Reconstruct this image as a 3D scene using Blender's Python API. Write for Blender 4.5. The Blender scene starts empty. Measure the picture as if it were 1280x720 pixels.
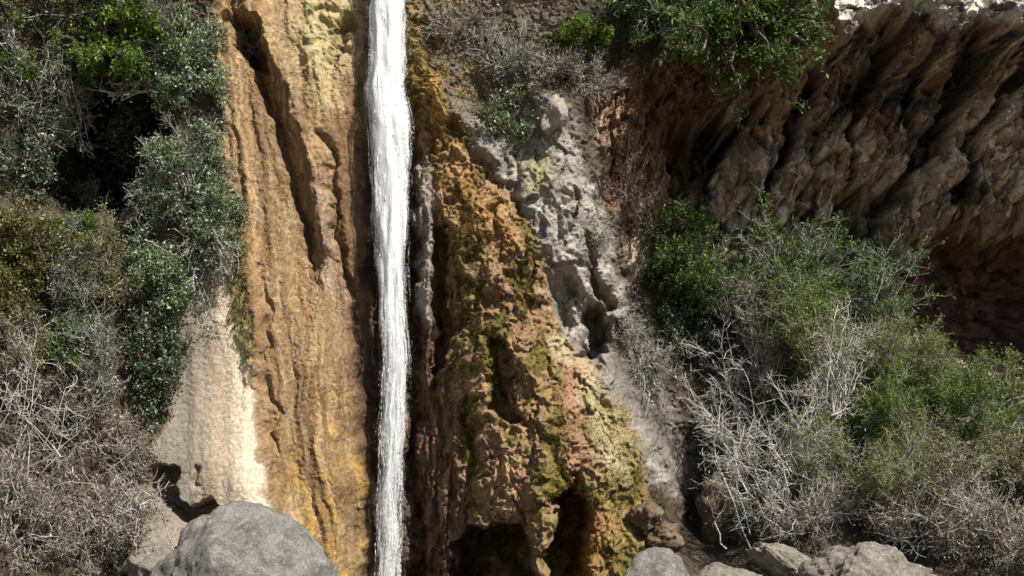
import bpy, math, random
import numpy as np

# ------------------------------------------------------------------ scene, camera, light
scene = bpy.context.scene
C = scene.collection
rng = np.random.default_rng(11)

CAM_D, CAM_Z = 24.0, 2.5
cd = bpy.data.cameras.new('camera')
cd.sensor_width = 36.0
cd.lens = 36.0 * CAM_D / 20.0
cd.shift_y = (5.625 - CAM_Z) / 20.0
cd.clip_end = 3000
cam = bpy.data.objects.new('camera', cd)
cam.location = (0, -CAM_D, CAM_Z)
cam.rotation_euler = (math.radians(90), 0, 0)
C.objects.link(cam)
scene.camera = cam

EL, AZ = math.radians(50), math.radians(46)      # sun height; swing to the right of the camera's back
SUN = (math.cos(EL) * math.sin(AZ), -math.cos(EL) * math.cos(AZ), math.sin(EL))
world = bpy.data.worlds.new('World'); scene.world = world
world.use_nodes = True
wn = world.node_tree
bg = wn.nodes.get('Background') or wn.nodes.new('ShaderNodeBackground')
sky = wn.nodes.new('ShaderNodeTexSky'); sky.sky_type = 'NISHITA'; sky.sun_disc = False
sky.sun_elevation = EL; sky.sun_rotation = math.atan2(SUN[0], SUN[1])
wn.links.new(sky.outputs[0], bg.inputs['Color']); bg.inputs['Strength'].default_value = 0.058
sd = bpy.data.lights.new('sun', 'SUN'); sd.energy = 4.8; sd.angle = math.radians(0.5); sd.color = (1.0, 0.95, 0.87)
so = bpy.data.objects.new('sun', sd); C.objects.link(so)
so.rotation_euler = (math.pi / 2 - EL, 0, AZ)
so.location = (20, -20, 30)
vs = scene.view_settings
vs.view_transform = 'Standard'; vs.look = 'None'; vs.gamma = 1; vs.use_curve_mapping = False
vs.exposure = 0.64

# ------------------------------------------------------------------ helpers: noise
def _lat(seed):
    r = np.random.default_rng(seed)
    a = r.uniform(0, 2 * np.pi, (256, 256))
    return np.cos(a).astype(np.float32), np.sin(a).astype(np.float32)
_LC = {}
def noise(x, z, seed=0):
    if seed not in _LC: _LC[seed] = _lat(seed)
    gx, gz = _LC[seed]
    xi = np.floor(x).astype(np.int32); zi = np.floor(z).astype(np.int32)
    fx = (x - xi).astype(np.float32); fz = (z - zi).astype(np.float32)
    x0 = xi & 255; x1 = (xi + 1) & 255; z0 = zi & 255; z1 = (zi + 1) & 255
    u = fx * fx * fx * (fx * (fx * 6 - 15) + 10); v = fz * fz * fz * (fz * (fz * 6 - 15) + 10)
    def d(a, b, ox, oz): return gx[a, b] * (fx - ox) + gz[a, b] * (fz - oz)
    n0 = d(x0, z0, 0, 0) * (1 - u) + d(x1, z0, 1, 0) * u
    n1 = d(x0, z1, 0, 1) * (1 - u) + d(x1, z1, 1, 1) * u
    return (n0 * (1 - v) + n1 * v) * 1.5
def fbm(x, z, o=4, seed=0, gain=0.5):
    s = 0; a = 1.0; f = 1.0
    for i in range(o):
        s = s + a * noise(x * f + 17.3 * i, z * f - 9.1 * i, seed + i); a *= gain; f *= 2.03
    return s
def ridged(x, z, o=4, seed=0, gain=0.55):
    s = 0; a = 1.0; f = 1.0
    for i in range(o):
        s = s + a * (1 - 2 * np.abs(noise(x * f + 3.7 * i, z * f + 5.3 * i, seed + i))); a *= gain; f *= 2.07
    return s
def worley(x, z, seed=0):
    r = np.random.default_rng(seed + 991)
    jx = r.random((128, 128)).astype(np.float32); jz = r.random((128, 128)).astype(np.float32); jv = r.random((128, 128)).astype(np.float32)
    xi = np.floor(x).astype(np.int32); zi = np.floor(z).astype(np.int32)
    d1 = np.full(x.shape, 9.0, np.float32); d2 = d1.copy(); val = np.zeros(x.shape, np.float32); oz = val.copy()
    for a in (-1, 0, 1):
        for b in (-1, 0, 1):
            cx = (xi + a) & 127; cz = (zi + b) & 127
            pz = zi + b + jz[cx, cz] - z; d = np.hypot(xi + a + jx[cx, cz] - x, pz)
            n = d < d1
            d2 = np.where(n, d1, np.minimum(d2, d)); val = np.where(n, jv[cx, cz], val); oz = np.where(n, pz, oz); d1 = np.where(n, d, d1)
    return d1, d2, val, oz
def sstep(a, b, x):
    t = np.clip((x - a) / (b - a), 0, 1); return t * t * (3 - 2 * t)

# ------------------------------------------------------------------ helpers: objects and meshes
def link(o, parent=None):
    C.objects.link(o)
    if parent is not None: o.parent = parent
    return o
def tag(o, label, cat=None, group=None, kind=None):
    o['label'] = label
    if cat: o['category'] = cat
    if group: o['group'] = group
    if kind: o['kind'] = kind
    return o
def mesh_np(name, V, F, mat, smooth=True):
    """F: (n,3) or (n,4) int array"""
    me = bpy.data.meshes.new(name)
    V = np.asarray(V, np.float32); F = np.asarray(F, np.int32)
    k = F.shape[1]; n = len(F)
    me.vertices.add(len(V)); me.vertices.foreach_set('co', V.ravel())
    me.loops.add(n * k); me.loops.foreach_set('vertex_index', F.ravel())
    me.polygons.add(n)
    me.polygons.foreach_set('loop_start', np.arange(n, dtype=np.int32) * k)
    me.polygons.foreach_set('use_smooth', np.full(n, smooth, dtype=bool))
    me.update(calc_edges=True)
    me.materials.append(mat)
    return me
def empty(name, loc):
    o = bpy.data.objects.new(name, None); o.location = loc; o.empty_display_size = 0.2
    return link(o)

def W(px, py, y):
    s = (CAM_D + y) / CAM_D
    return np.array([(px - 640) / 64.0 * s, y, CAM_Z + (560 - py) / 64.0 * s])

# ------------------------------------------------------------------ materials
def new_mat(name):
    m = bpy.data.materials.new(name); m.use_nodes = True
    nt = m.node_tree
    return m, nt, nt.nodes['Principled BSDF'], nt.nodes, nt.links
def math_node(N, op, a=None, b=None):
    n = N.new('ShaderNodeMath'); n.operation = op
    if a is not None: n.inputs[0].default_value = a
    if b is not None: n.inputs[1].default_value = b
    return n

def rock_material():
    m, nt, p, N, L = new_mat('cliff_rock')
    at = N.new('ShaderNodeAttribute'); at.attribute_name = 'rock_colour'
    wt = N.new('ShaderNodeAttribute'); wt.attribute_name = 'wetness'
    tc = N.new('ShaderNodeTexCoord')
    n1 = N.new('ShaderNodeTexNoise'); n1.inputs['Scale'].default_value = 16; n1.inputs['Detail'].default_value = 6; n1.inputs['Roughness'].default_value = 0.7
    n2 = N.new('ShaderNodeTexNoise'); n2.inputs['Scale'].default_value = 5; n2.inputs['Detail'].default_value = 4
    L.new(tc.outputs['Object'], n1.inputs['Vector']); L.new(tc.outputs['Object'], n2.inputs['Vector'])
    r1 = N.new('ShaderNodeMapRange'); r1.inputs[1].default_value = 0.3; r1.inputs[2].default_value = 0.7; r1.inputs[3].default_value = 0.6; r1.inputs[4].default_value = 1.4
    L.new(n1.outputs['Fac'], r1.inputs[0])
    n2.inputs['Scale'].default_value = 60; n2.inputs['Roughness'].default_value = .7
    r2 = N.new('ShaderNodeMapRange'); r2.inputs[1].default_value = 0.32; r2.inputs[2].default_value = 0.68; r2.inputs[3].default_value = 0.6; r2.inputs[4].default_value = 1.4
    L.new(n2.outputs['Fac'], r2.inputs[0])
    pr_ = math_node(N, 'MULTIPLY'); L.new(r1.outputs[0], pr_.inputs[0]); L.new(r2.outputs[0], pr_.inputs[1])
    mx = N.new('ShaderNodeMix'); mx.data_type = 'RGBA'; mx.blend_type = 'MULTIPLY'; mx.inputs[0].default_value = 1
    L.new(at.outputs['Color'], mx.inputs[6]); L.new(pr_.outputs[0], mx.inputs[7])
    L.new(mx.outputs[2], p.inputs['Base Color'])
    rr = N.new('ShaderNodeMapRange'); rr.inputs[3].default_value = 0.9; rr.inputs[4].default_value = 0.3
    L.new(wt.outputs['Fac'], rr.inputs[0]); L.new(rr.outputs[0], p.inputs['Roughness'])
    b1 = N.new('ShaderNodeBump'); b1.inputs['Strength'].default_value = 0.85; b1.inputs['Distance'].default_value = 0.04
    hh = math_node(N, 'MULTIPLY_ADD'); hh.inputs[1].default_value = .45; L.new(n2.outputs['Fac'], hh.inputs[0]); L.new(n1.outputs['Fac'], hh.inputs[2])
    L.new(hh.outputs[0], b1.inputs['Height']); L.new(b1.outputs[0], p.inputs['Normal'])
    p.inputs['Specular IOR Level'].default_value = 0.3
    return m

def boulder_material(name, base, dark, spots=(0.42, 0.41, 0.38), scale=1.0):
    m, nt, p, N, L = new_mat(name)
    tc = N.new('ShaderNodeTexCoord')
    n1 = N.new('ShaderNodeTexNoise'); n1.inputs['Scale'].default_value = 3.2 * scale; n1.inputs['Detail'].default_value = 8; n1.inputs['Roughness'].default_value = 0.7
    n2 = N.new('ShaderNodeTexNoise'); n2.inputs['Scale'].default_value = 38 * scale; n2.inputs['Detail'].default_value = 5; n2.inputs['Roughness'].default_value = 0.75
    n3 = N.new('ShaderNodeTexNoise'); n3.inputs['Scale'].default_value = 9 * scale; n3.inputs['Detail'].default_value = 6
    for n in (n1, n2, n3): L.new(tc.outputs['Object'], n.inputs['Vector'])
    r = N.new('ShaderNodeValToRGB'); e = r.color_ramp.elements
    e[0].position = 0.34; e[0].color = (*dark, 1); e[1].position = 0.62; e[1].color = (*base, 1)
    L.new(n1.outputs['Fac'], r.inputs[0])
    r3 = N.new('ShaderNodeMapRange'); r3.inputs[1].default_value = 0.55; r3.inputs[2].default_value = 0.7
    L.new(n3.outputs['Fac'], r3.inputs[0])
    mx = N.new('ShaderNodeMix'); mx.data_type = 'RGBA'; mx.inputs[7].default_value = (*spots, 1)
    L.new(r3.outputs[0], mx.inputs[0]); L.new(r.outputs[0], mx.inputs[6])
    r2 = N.new('ShaderNodeMapRange'); r2.inputs[1].default_value = 0.3; r2.inputs[2].default_value = 0.7; r2.inputs[3].default_value = 0.4; r2.inputs[4].default_value = 1.55
    L.new(n2.outputs['Fac'], r2.inputs[0])
    m2 = N.new('ShaderNodeMix'); m2.data_type = 'RGBA'; m2.blend_type = 'MULTIPLY'; m2.inputs[0].default_value = 1
    L.new(mx.outputs[2], m2.inputs[6]); L.new(r2.outputs[0], m2.inputs[7]); L.new(m2.outputs[2], p.inputs['Base Color'])
    ad = math_node(N, 'ADD'); L.new(n2.outputs['Fac'], ad.inputs[0]); L.new(n3.outputs['Fac'], ad.inputs[1])
    b = N.new('ShaderNodeBump'); b.inputs['Strength'].default_value = 0.9; b.inputs['Distance'].default_value = 0.06
    L.new(ad.outputs[0], b.inputs['Height']); L.new(b.outputs[0], p.inputs['Normal'])
    p.inputs['Roughness'].default_value = 0.92; p.inputs['Specular IOR Level'].default_value = 0.2
    return m

def leaf_material(name, c0, c1, c2=None, trans=0.3, rough=0.45):
    m, nt, p, N, L = new_mat(name)
    g = N.new('ShaderNodeNewGeometry')
    r = N.new('ShaderNodeValToRGB'); e = r.color_ramp.elements
    e[0].position = 0.0; e[0].color = (*c0, 1); e[1].position = 0.75; e[1].color = (*c1, 1)
    if c2 is not None:
        k = e.new(0.97); k.color = (*c2, 1)
    L.new(g.outputs['Random Per Island'], r.inputs[0])
    L.new(r.outputs[0], p.inputs['Base Color'])
    p.inputs['Roughness'].default_value = rough; p.inputs['Specular IOR Level'].default_value = 0.35
    t = N.new('ShaderNodeBsdfTranslucent'); L.new(r.outputs[0], t.inputs['Color'])
    ms = N.new('ShaderNodeMixShader'); ms.inputs[0].default_value = trans
    L.new(p.outputs[0], ms.inputs[1]); L.new(t.outputs[0], ms.inputs[2])
    L.new(ms.outputs[0], N['Material Output'].inputs['Surface'])
    return m
def twig_material(name, c0, c1):
    m, nt, p, N, L = new_mat(name)
    g = N.new('ShaderNodeNewGeometry')
    r = N.new('ShaderNodeValToRGB'); e = r.color_ramp.elements
    e[0].color = (*c0, 1); e[1].color = (*c1, 1)
    L.new(g.outputs['Random Per Island'], r.inputs[0]); L.new(r.outputs[0], p.inputs['Base Color'])
    p.inputs['Roughness'].default_value = 0.85; p.inputs['Specular IOR Level'].default_value = 0.2
    return m

M_ROCK = rock_material()
M_GREY = boulder_material('boulder_grey', (0.31, 0.295, 0.27), (0.15, 0.142, 0.13), (0.36, 0.345, 0.32))
M_PALE = boulder_material('boulder_pale', (0.36, 0.33, 0.28), (0.17, 0.15, 0.12), (0.45, 0.42, 0.37), 1.6)
M_TAN = boulder_material('boulder_brown', (0.30, 0.22, 0.15), (0.13, 0.095, 0.06), (0.16, 0.15, 0.06), 1.6)
M_WHITE = boulder_material('boulder_white', (0.62, 0.57, 0.48), (0.34, 0.30, 0.24), (0.68, 0.64, 0.56), 2.0)
M_GRAVEL = boulder_material('stream_gravel', (0.26, 0.22, 0.17), (0.10, 0.085, 0.06), (0.34, 0.31, 0.26), 1.5)

LEAF = {
    'evergreen': leaf_material('leaf_evergreen', (0.014, 0.035, 0.006), (0.075, 0.14, 0.018), (0.24, 0.31, 0.06)),
    'bright': leaf_material('leaf_bright_green', (0.03, 0.07, 0.008), (0.13, 0.215, 0.018), (0.30, 0.36, 0.045)),
    'greygreen': leaf_material('leaf_grey_green', (0.02, 0.04, 0.01), (0.15, 0.215, 0.075), (0.56, 0.60, 0.44), 0.2),
    'ivy': leaf_material('leaf_dark_ivy', (0.012, 0.024, 0.007), (0.07, 0.10, 0.04), (0.36, 0.39, 0.31), 0.15, 0.35),
    'olive': leaf_material('leaf_olive', (0.03, 0.035, 0.01), (0.16, 0.155, 0.045), (0.34, 0.31, 0.11)),
    'willow': leaf_material('leaf_willow', (0.03, 0.055, 0.008), (0.21, 0.26, 0.03), (0.44, 0.46, 0.12)),
    'dry': leaf_material('leaf_dry', (0.05, 0.038, 0.022), (0.20, 0.16, 0.11), (0.46, 0.42, 0.35), 0.2, 0.8),
    'litter': leaf_material('leaf_litter', (0.035, 0.03, 0.012), (0.11, 0.085, 0.045), (0.28, 0.24, 0.17), 0.2, 0.8),
    'moss': leaf_material('moss_blade', (0.06, 0.045, 0.012), (0.16, 0.12, 0.025), (0.27, 0.24, 0.045), 0.25, 0.8),
}
TWIG = {
    'grey': twig_material('twig_grey', (0.12, 0.11, 0.10), (0.50, 0.475, 0.44)),
    'pale': twig_material('twig_pale', (0.20, 0.19, 0.175), (0.64, 0.61, 0.57)),
    'brown': twig_material('twig_brown', (0.07, 0.05, 0.035), (0.22, 0.17, 0.125)),
    'pink': twig_material('twig_reddish', (0.15, 0.095, 0.075), (0.40, 0.31, 0.27)),
    'tan': twig_material('twig_tan', (0.10, 0.085, 0.07), (0.54, 0.50, 0.45)),
}

# ------------------------------------------------------------------ cliff: overall relief from measured points (photo pixel, metres behind the fall's plane)
CTRL = [
 (-350,-250,-4),(-200,-200,-2.4),(0,-200,-1.2),(150,-150,-.6),(300,-150,.0),(480,-200,1.2),(600,-150,.9),(750,-150,1.0),(900,-150,.8),(1050,-150,.3),(1250,-150,-.2),(1500,-150,-.8),(1750,-200,-2.5),
 (-350,300,-5),(-200,0,-2.3),(0,0,-1.0),(100,0,-.5),(200,0,-.35),(260,0,-.1),
 (-200,200,-2.6),(0,180,-.9),(90,200,1.3),(140,215,1.4),(40,210,.2),(200,180,-.2),(250,180,-.4),(100,110,.4),
 (-200,350,-3.2),(0,300,-1.6),(80,320,-1.1),(170,330,-.8),(230,330,-.7),
 (-200,550,-4.5),(0,450,-2.2),(100,450,-1.6),(180,450,-1.0),(-350,720,-8),
 (0,600,-3.0),(100,600,-2.3),(180,600,-1.6),(-200,720,-6),(0,720,-4.0),(100,720,-3.1),(190,700,-2.1),
 (-200,850,-6.5),(0,850,-5),(150,850,-3.4),(280,850,-2.0),(400,850,-1.3),
 (240,520,-1.05),(265,600,-1.4),(300,600,-1.35),(235,640,-1.4),(270,400,-.8),(290,720,-1.8),
 (300,100,-.15),(320,250,-.35),(340,450,-.5),(370,600,-.65),(400,720,-.9),(420,450,-.35),(430,600,-.5),(440,720,-.65),(400,200,-.1),(380,50,.2),(435,100,.2),(450,300,.15),(330,0,.2),(420,0,.5),
 (485,0,.8),(485,200,.45),(485,400,.35),(485,600,.25),(485,720,.2),(485,850,.2),
 (525,80,.2),(545,120,-.2),(530,300,.2),(530,500,.1),(530,650,.0),(540,20,.5),
 (570,220,-.2),(600,300,-.65),(600,450,-1.0),(620,600,-1.4),(620,720,-1.6),(555,450,-.3),(560,620,-.5),(680,450,-1.1),(720,550,-1.6),(765,560,-1.5),(790,620,-1.3),(700,700,-1.9),(780,710,-2.0),(640,850,-2),
 (560,50,.6),(620,60,.7),(680,40,.6),(600,140,.35),(660,160,.15),(690,140,-.2),
 (640,230,-.15),(700,230,-.45),(690,330,-.55),(735,330,-.1),(720,420,.1),(780,450,.4),(810,520,.3),(835,580,.3),
 (760,100,.9),(780,200,1.3),(800,300,1.5),(845,200,2.6),(880,180,3.0),(900,80,1.5),(950,40,.8),(950,230,2.1),(1000,180,1.8),(1045,42,-.2),(1050,-5,.1),(1048,85,.8),(1100,100,1.2),(1100,200,1.7),(1065,270,2.9),(1150,230,2.0),(1250,230,1.9),(1200,100,.9),(1280,100,.8),(1200,32,-.5),(1280,28,-.6),(1130,10,-.3),(1200,-15,-.15),(1280,-15,-.2),(1200,70,.5),(1280,70,.4),(1200,160,1.35),(1280,160,1.25),(1400,230,1.8),(1400,100,.7),(1400,18,-.7),(1250,275,2.1),(1150,275,2.1),(1130,320,2.3),(1180,330,4.2),(1250,335,4.4),(1250,430,4.3),(1170,430,3.6),
 (1500,0,-1.0),(1500,200,1.2),(1500,350,3.6),(1500,500,.2),(1500,720,-3),(1750,300,-1),(1750,720,-6),
 (880,320,2.2),(880,430,1.9),(860,560,1.5),(880,640,1.7),(960,400,1.6),(960,520,.3),(960,620,-.7),(960,690,-1.6),(1050,450,1.2),(1050,560,-.3),(1050,680,-2.0),(1150,500,.8),(1150,600,-.9),(1250,500,.6),(1250,600,-1.3),(1250,700,-3.0),(1120,720,-2.6),(875,720,-1.2),(835,670,-.8),
 (900,850,-2.6),(1100,850,-4.2),(1280,850,-4.8),(1500,900,-6),
]
CP = np.array([W(*c) for c in CTRL])
RC = 0.35
def _phi(r2): return np.sqrt(r2 + RC * RC)
_A = _phi((CP[:, None, 0] - CP[None, :, 0]) ** 2 + (CP[:, None, 2] - CP[None, :, 2]) ** 2)
_n = len(CP)
_AA = np.zeros((_n + 1, _n + 1)); _AA[:_n, :_n] = _A + np.eye(_n) * -0.02; _AA[:_n, _n] = 1; _AA[_n, :_n] = 1
_w = np.linalg.solve(_AA, np.append(CP[:, 1], 0))
def base_y(x, z):
    x = np.asarray(x, np.float64); z = np.asarray(z, np.float64)
    s = np.full(x.shape, _w[_n])
    for i in range(_n): s += _w[i] * np.sqrt((x - CP[i, 0]) ** 2 + (z - CP[i, 2]) ** 2 + RC * RC)
    return s

_YS = np.linspace(-9, 6.5, 160)
def on_base(px, py):
    s = (CAM_D + _YS) / CAM_D
    x = (px - 640) / 64 * s; z = CAM_Z + (560 - py) / 64 * s
    f = _YS - base_y(x, z); k = np.argmax(f >= 0)
    if f[k] < 0: k = len(_YS) - 1
    return (x[k], z[k])

def axis(lo, hi, flo, fhi, step):
    mid = np.arange(flo, fhi, step)
    out = [mid]; s = step; e = mid[-1]; r = []
    while e < hi: s = min(s * 1.12, 0.45); e += s; r.append(e)
    s = step; e = flo; l = []
    while e > lo: s = min(s * 1.12, 0.45); e -= s; l.append(e)
    return np.concatenate([l[::-1], mid, r])
gx = axis(-22, 22, -10.9, 11.3, 0.027)
gz = axis(-2.2, 17, -0.3, 12.2, 0.027)
gz = np.concatenate([gz[gz < 9.4], np.arange(9.4, 11.0, .015), gz[gz > 11.01]])
NX, NZ = len(gx), len(gz)
X, Z = np.meshgrid(gx, gz)            # rows = z
def bilin(xs, zs, F, x, z):
    i = np.clip(np.searchsorted(xs, x) - 1, 0, len(xs) - 2); j = np.clip(np.searchsorted(zs, z) - 1, 0, len(zs) - 2)
    tx = np.clip((x - xs[i]) / (xs[i + 1] - xs[i]), 0, 1); tz = np.clip((z - zs[j]) / (zs[j + 1] - zs[j]), 0, 1)
    return F[j, i] * (1 - tx) * (1 - tz) + F[j, i + 1] * tx * (1 - tz) + F[j + 1, i] * (1 - tx) * tz + F[j + 1, i + 1] * tx * tz
Y = base_y(X, Z)

# warped coordinates give every mask an uneven edge
WX = X + 0.16 * fbm(X * 1.4, Z * 1.4, 4, 40); WZ = Z + 0.16 * fbm(X * 1.4, Z * 1.4, 4, 50)
def seg_dist(x, z, pts, radii=None):
    best = np.full(x.shape, 1e9); rr = np.zeros(x.shape)
    for k in range(len(pts) - 1):
        ax, az = pts[k]; bx, bz = pts[k + 1]; dx, dz = bx - ax, bz - az
        t = np.clip(((x - ax) * dx + (z - az) * dz) / (dx * dx + dz * dz + 1e-9), 0, 1)
        d = np.hypot(x - ax - t * dx, z - az - t * dz)
        n = d < best; best = np.where(n, d, best)
        if radii is not None: rr = np.where(n, radii[k] * (1 - t) + radii[k + 1] * t, rr)
    return (best, rr) if radii is not None else best
def line(pts, r, warp=True):
    """1 on a polyline given in photo pixels, falling to 0 over r pixels (r may be one per point)"""
    P = [on_base(*p) for p in pts]
    if np.isscalar(r): r = [r] * len(P)
    x, z = (WX, WZ) if warp else (X, Z)
    d, rr = seg_dist(x, z, P, [max(a, 0.1) / 64 for a in r])
    return np.exp(-(d / rr) ** 2)
def poly(pts, soft=14, warp=True):
    P = [on_base(*p) for p in pts]
    x, z = (WX, WZ) if warp else (X, Z)
    d = seg_dist(x, z, P + [P[0]])
    ins = np.zeros(x.shape, bool)
    for k in range(len(P)):
        ax, az = P[k]; bx, bz = P[(k + 1) % len(P)]
        c = ((az > z) != (bz > z)) & (x < (bx - ax) * (z - az) / (bz - az + 1e-12) + ax)
        ins ^= c
    sd = np.where(ins, d, -d) * 64
    return sstep(-soft, soft, sd)
def blob(px, py, rx, ry=None, warp=True):
    cx, cz = on_base(px, py); ry = ry or rx
    x, z = (WX, WZ) if warp else (X, Z)
    return np.exp(-(((x - cx) * 64 / rx) ** 2 + ((z - cz) * 64 / ry) ** 2))

# rock masses
R_GOLD = poly([(285,-200),(270,-60),(272,60),(282,150),(290,300),(300,380),(328,500),(334,640),(340,850),(462,850),(464,700),(462,500),(458,300),(458,120),(455,-60),(452,-200)], 10)
R_APRON = poly([(232,330),(215,420),(205,540),(190,600),(175,720),(170,850),(360,850),(338,700),(330,600),(322,520),(300,420),(290,340)], 8)
R_BUTT = poly([(512,-10),(505,120),(512,400),(508,850),(800,850),(822,690),(806,590),(800,545),(745,462),(708,410),(690,345),(660,270),(620,215),(580,165),(560,110),(540,40)], 9)
R_GREY = poly([(580,160),(620,215),(660,270),(690,345),(708,410),(745,462),(800,545),(812,600),(868,620),(850,540),(800,430),(770,330),(745,240),(722,180),(700,125),(640,90),(585,100)], 12)
R_WALL = poly([(745,110),(760,250),(790,330),(840,330),(900,330),(1000,300),(1090,300),(1110,420),(1150,470),(1300,470),(1800,470),(1800,-250),(1030,-250),(1030,30),(950,60),(850,60)], 16)
R_LIP = poly([(1030,-250),(1032,10),(1046,55),(1075,40),(1110,10),(1165,14),(1185,40),(1230,36),(1280,26),(1500,20),(1800,0),(1800,-250)], 8)
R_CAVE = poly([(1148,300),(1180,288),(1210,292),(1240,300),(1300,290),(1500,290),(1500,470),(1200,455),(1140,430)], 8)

def mixy(base, w, amp): return base + w * amp
grain = fbm(X * 14, Z * 14, 3, 100)
fine = fbm(X * 30, Z * 30, 2, 110)
D = np.zeros_like(Y)
rest = np.clip(1 - R_GOLD - R_APRON - R_BUTT - R_GREY - R_WALL, 0, 1)
# soil and broken rock of the banks
D += rest * (-0.20 * ridged(X * .9, Z * .9, 5, 120) * .5 - 0.05 * grain)
# golden slab: flutes running down, slightly leaning, and a pitted skin
lean = X - (10 - Z) * 0.10 + 0.18 * fbm(X * .7, Z * .35, 3, 130)
flute = fbm(lean * 2.2, Z * .22, 3, 135)
flute2 = ridged(lean * 5.0, Z * .35, 3, 138)
pits = worley(X * 17, Z * 13, 3)[0]
pits2 = worley(X * 8 + .2 * fine, Z * 5.5, 4)[0]
crag = sstep(9.2, 10.6, Z + .5 * fbm(X, Z, 2, 143)) * sstep(-4.6, -3.9, X)
D += R_GOLD * (0.12 * flute - 0.006 * flute2 + 0.020 * (pits - .5) + 0.022 * (pits2 - .5) * sstep(.2, .6, fbm(X * .6, Z * .5, 3, 141) + .4) + 0.014 * fine)
stri = ridged(lean * 17, Z * .55, 3, 146); tufa = worley(X * 30, Z * 24, 17)[0]
D += (R_GOLD * (1 - crag) + .5 * R_APRON) * (-.007 * stri * sstep(-.3, .5, fbm(X * 1.1, Z * .4, 3, 147)) + .012 * (tufa - .5))
D += R_GOLD * crag * (.22 * (worley(X * 2.6, Z * 3.2, 14)[0] - .4) - .10 * ridged(X * 2, Z * 2, 4, 144) * .6)
# pale apron: smooth poured stone with soft ribs
D += R_APRON * (0.05 * fbm(X * 3 - (10 - Z) * .2, Z * .4, 3, 150) + 0.012 * grain + 0.006 * fine)
# mossy buttress: nodules stretched down the face
bz_ = Z + .30 * fbm(X * 1.7 + 9, Z * 1.3, 4, 161)
nx_ = X + .26 * fbm(X * 1.9, Z * 1.5, 4, 160) + 0.28 * (Z - 5) * sstep(8, 2, Z) * .4
w1 = worley(nx_ * 1.9, bz_ * .62, 5); w2 = worley(nx_ * 4.6, bz_ * 1.9, 6); w3 = worley(nx_ * 13, bz_ * 8, 7)
side = poly([(505,150),(508,860),(580,860),(575,600),(560,420),(550,260)], 14)
D += R_BUTT * (1 - .55 * side) * (0.30 * (w1[0] - .5) - .07 * w1[3] + 0.13 * (w2[0] - .4) - .05 * w2[3] + 0.075 * (w3[0] - .4) - .10 * fbm(nx_ * 3, bz_ * 1.8, 5, 163) - .05 * grain - .10 * ridged(X * 1.3, Z * .8, 4, 165) * .5)
D += side * R_BUTT * (0.16 * fbm(X * 5, Z * .7, 4, 168) - .07 * ridged(X * 8, Z * 1.2, 3, 169))
# grey limestone: hard broken faces
gw = worley(X * 1.5 + .3 * Z, Z * 1.1 - .35 * X, 8)
gr = ridged(X * 1.6 + .5 * Z, Z * 1.2, 5, 170)
D += R_GREY * (-0.10 * gr + 0.20 * (gw[2] - .5) + 0.03 * (worley(X * 7, Z * 5, 9)[0] - .4) - .03 * grain)
# overhanging wall: drapery running down and to the left
ca, sa = math.cos(math.radians(14)), math.sin(math.radians(14))
ZS = Z - .75 * (Y - 1)                # follows the surface under the lip
ac = (X * ca - ZS * sa); al = (X * sa + ZS * ca)
acw = ac + .22 * fbm(ac * .9, al * .5, 3, 180)
dr1 = ridged(acw * 1.3, al * .32, 4, 181); dr2 = ridged(acw * 4.5, al * .6, 3, 185)
pend = worley(acw * 1.9, al * .62, 10); pend2 = worley(acw * 4.6, al * 1.4, 12)
pend3 = worley(acw * 11, al * 3.4, 15)
D += R_WALL * (1 - R_CAVE) * (1 - .7 * R_LIP) * (-0.24 * dr1 * .8 - 0.09 * dr2 - .55 * pend[3] * .8 + .30 * (pend[0] - .5) - .22 * pend2[3] + .14 * (pend2[0] - .4) - .08 * pend3[3] + .06 * (pend3[0] - .4) - .03 * grain + .02 * fine)
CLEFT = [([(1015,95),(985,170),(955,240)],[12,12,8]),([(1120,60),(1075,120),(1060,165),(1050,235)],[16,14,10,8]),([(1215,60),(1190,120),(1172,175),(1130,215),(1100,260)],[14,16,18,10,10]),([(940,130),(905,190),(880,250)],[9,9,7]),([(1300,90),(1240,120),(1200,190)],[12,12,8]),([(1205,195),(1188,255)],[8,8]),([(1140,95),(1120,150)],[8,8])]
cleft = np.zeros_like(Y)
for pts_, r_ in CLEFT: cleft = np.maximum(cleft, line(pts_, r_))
D += R_WALL * (1 - R_CAVE) * sstep(.3, .85, cleft) * .65
D += R_CAVE * (.3 * fbm(X * 1.2, Z * 2, 5, 190) - .15 * worley(X * 2, Z * 2.6, 19)[3])
D += R_LIP * (-.25 * ridged(X * 1.1, ZS * 1.6, 4, 192) * .6 + .16 * (worley(X * 3, ZS * 3.0, 13)[0] - .4) - .12 * worley(X * 5, ZS * 4, 16)[3])
del pits, w3

# single features ------------------------------------------------
deep = lambda m, a: m * a
GR = [on_base(*q) for q in [(286,10),(300,55),(325,110),(347,175),(365,240),(384,310),(402,400)]]
gxe = np.interp(-Z, [-q[1] for q in GR], [q[0] for q in GR]); gtw = np.interp(-Z, [-q[1] for q in GR], [.36,.50,.58,.58,.48,.30,.05])
gin = (X + .04 * fbm(X * 3, Z * 3, 3, 145) - gxe) / gtw
D += R_GOLD * np.where((gin > -.12) & (gin < 1), np.where(gin < 0, 1 + gin / .12, 1 - np.clip(gin, 0, 1)), 0) * .75 * gtw / .6 * sstep(4.6, 6, Z)      # groove across the slab: an undercut edge and a long rising floor
D -= deep(line([(330,30),(360,120),(385,210),(405,300)], [16,14,14,12]), .22)
D += deep(line([(405,170),(420,260),(440,370),(452,470)], [5,6,6,4]), .22)
D += deep(line([(335,470),(345,560)], [6,4]), .12)
D += deep(line([(332,330),(338,400),(330,450)], [5,6,4]), .12)
D += deep(line([(462,-100),(458,140),(464,300),(466,500),(466,850)], [12,12,10,10,8]), .32)                 # wet channel beside the fall
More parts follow.
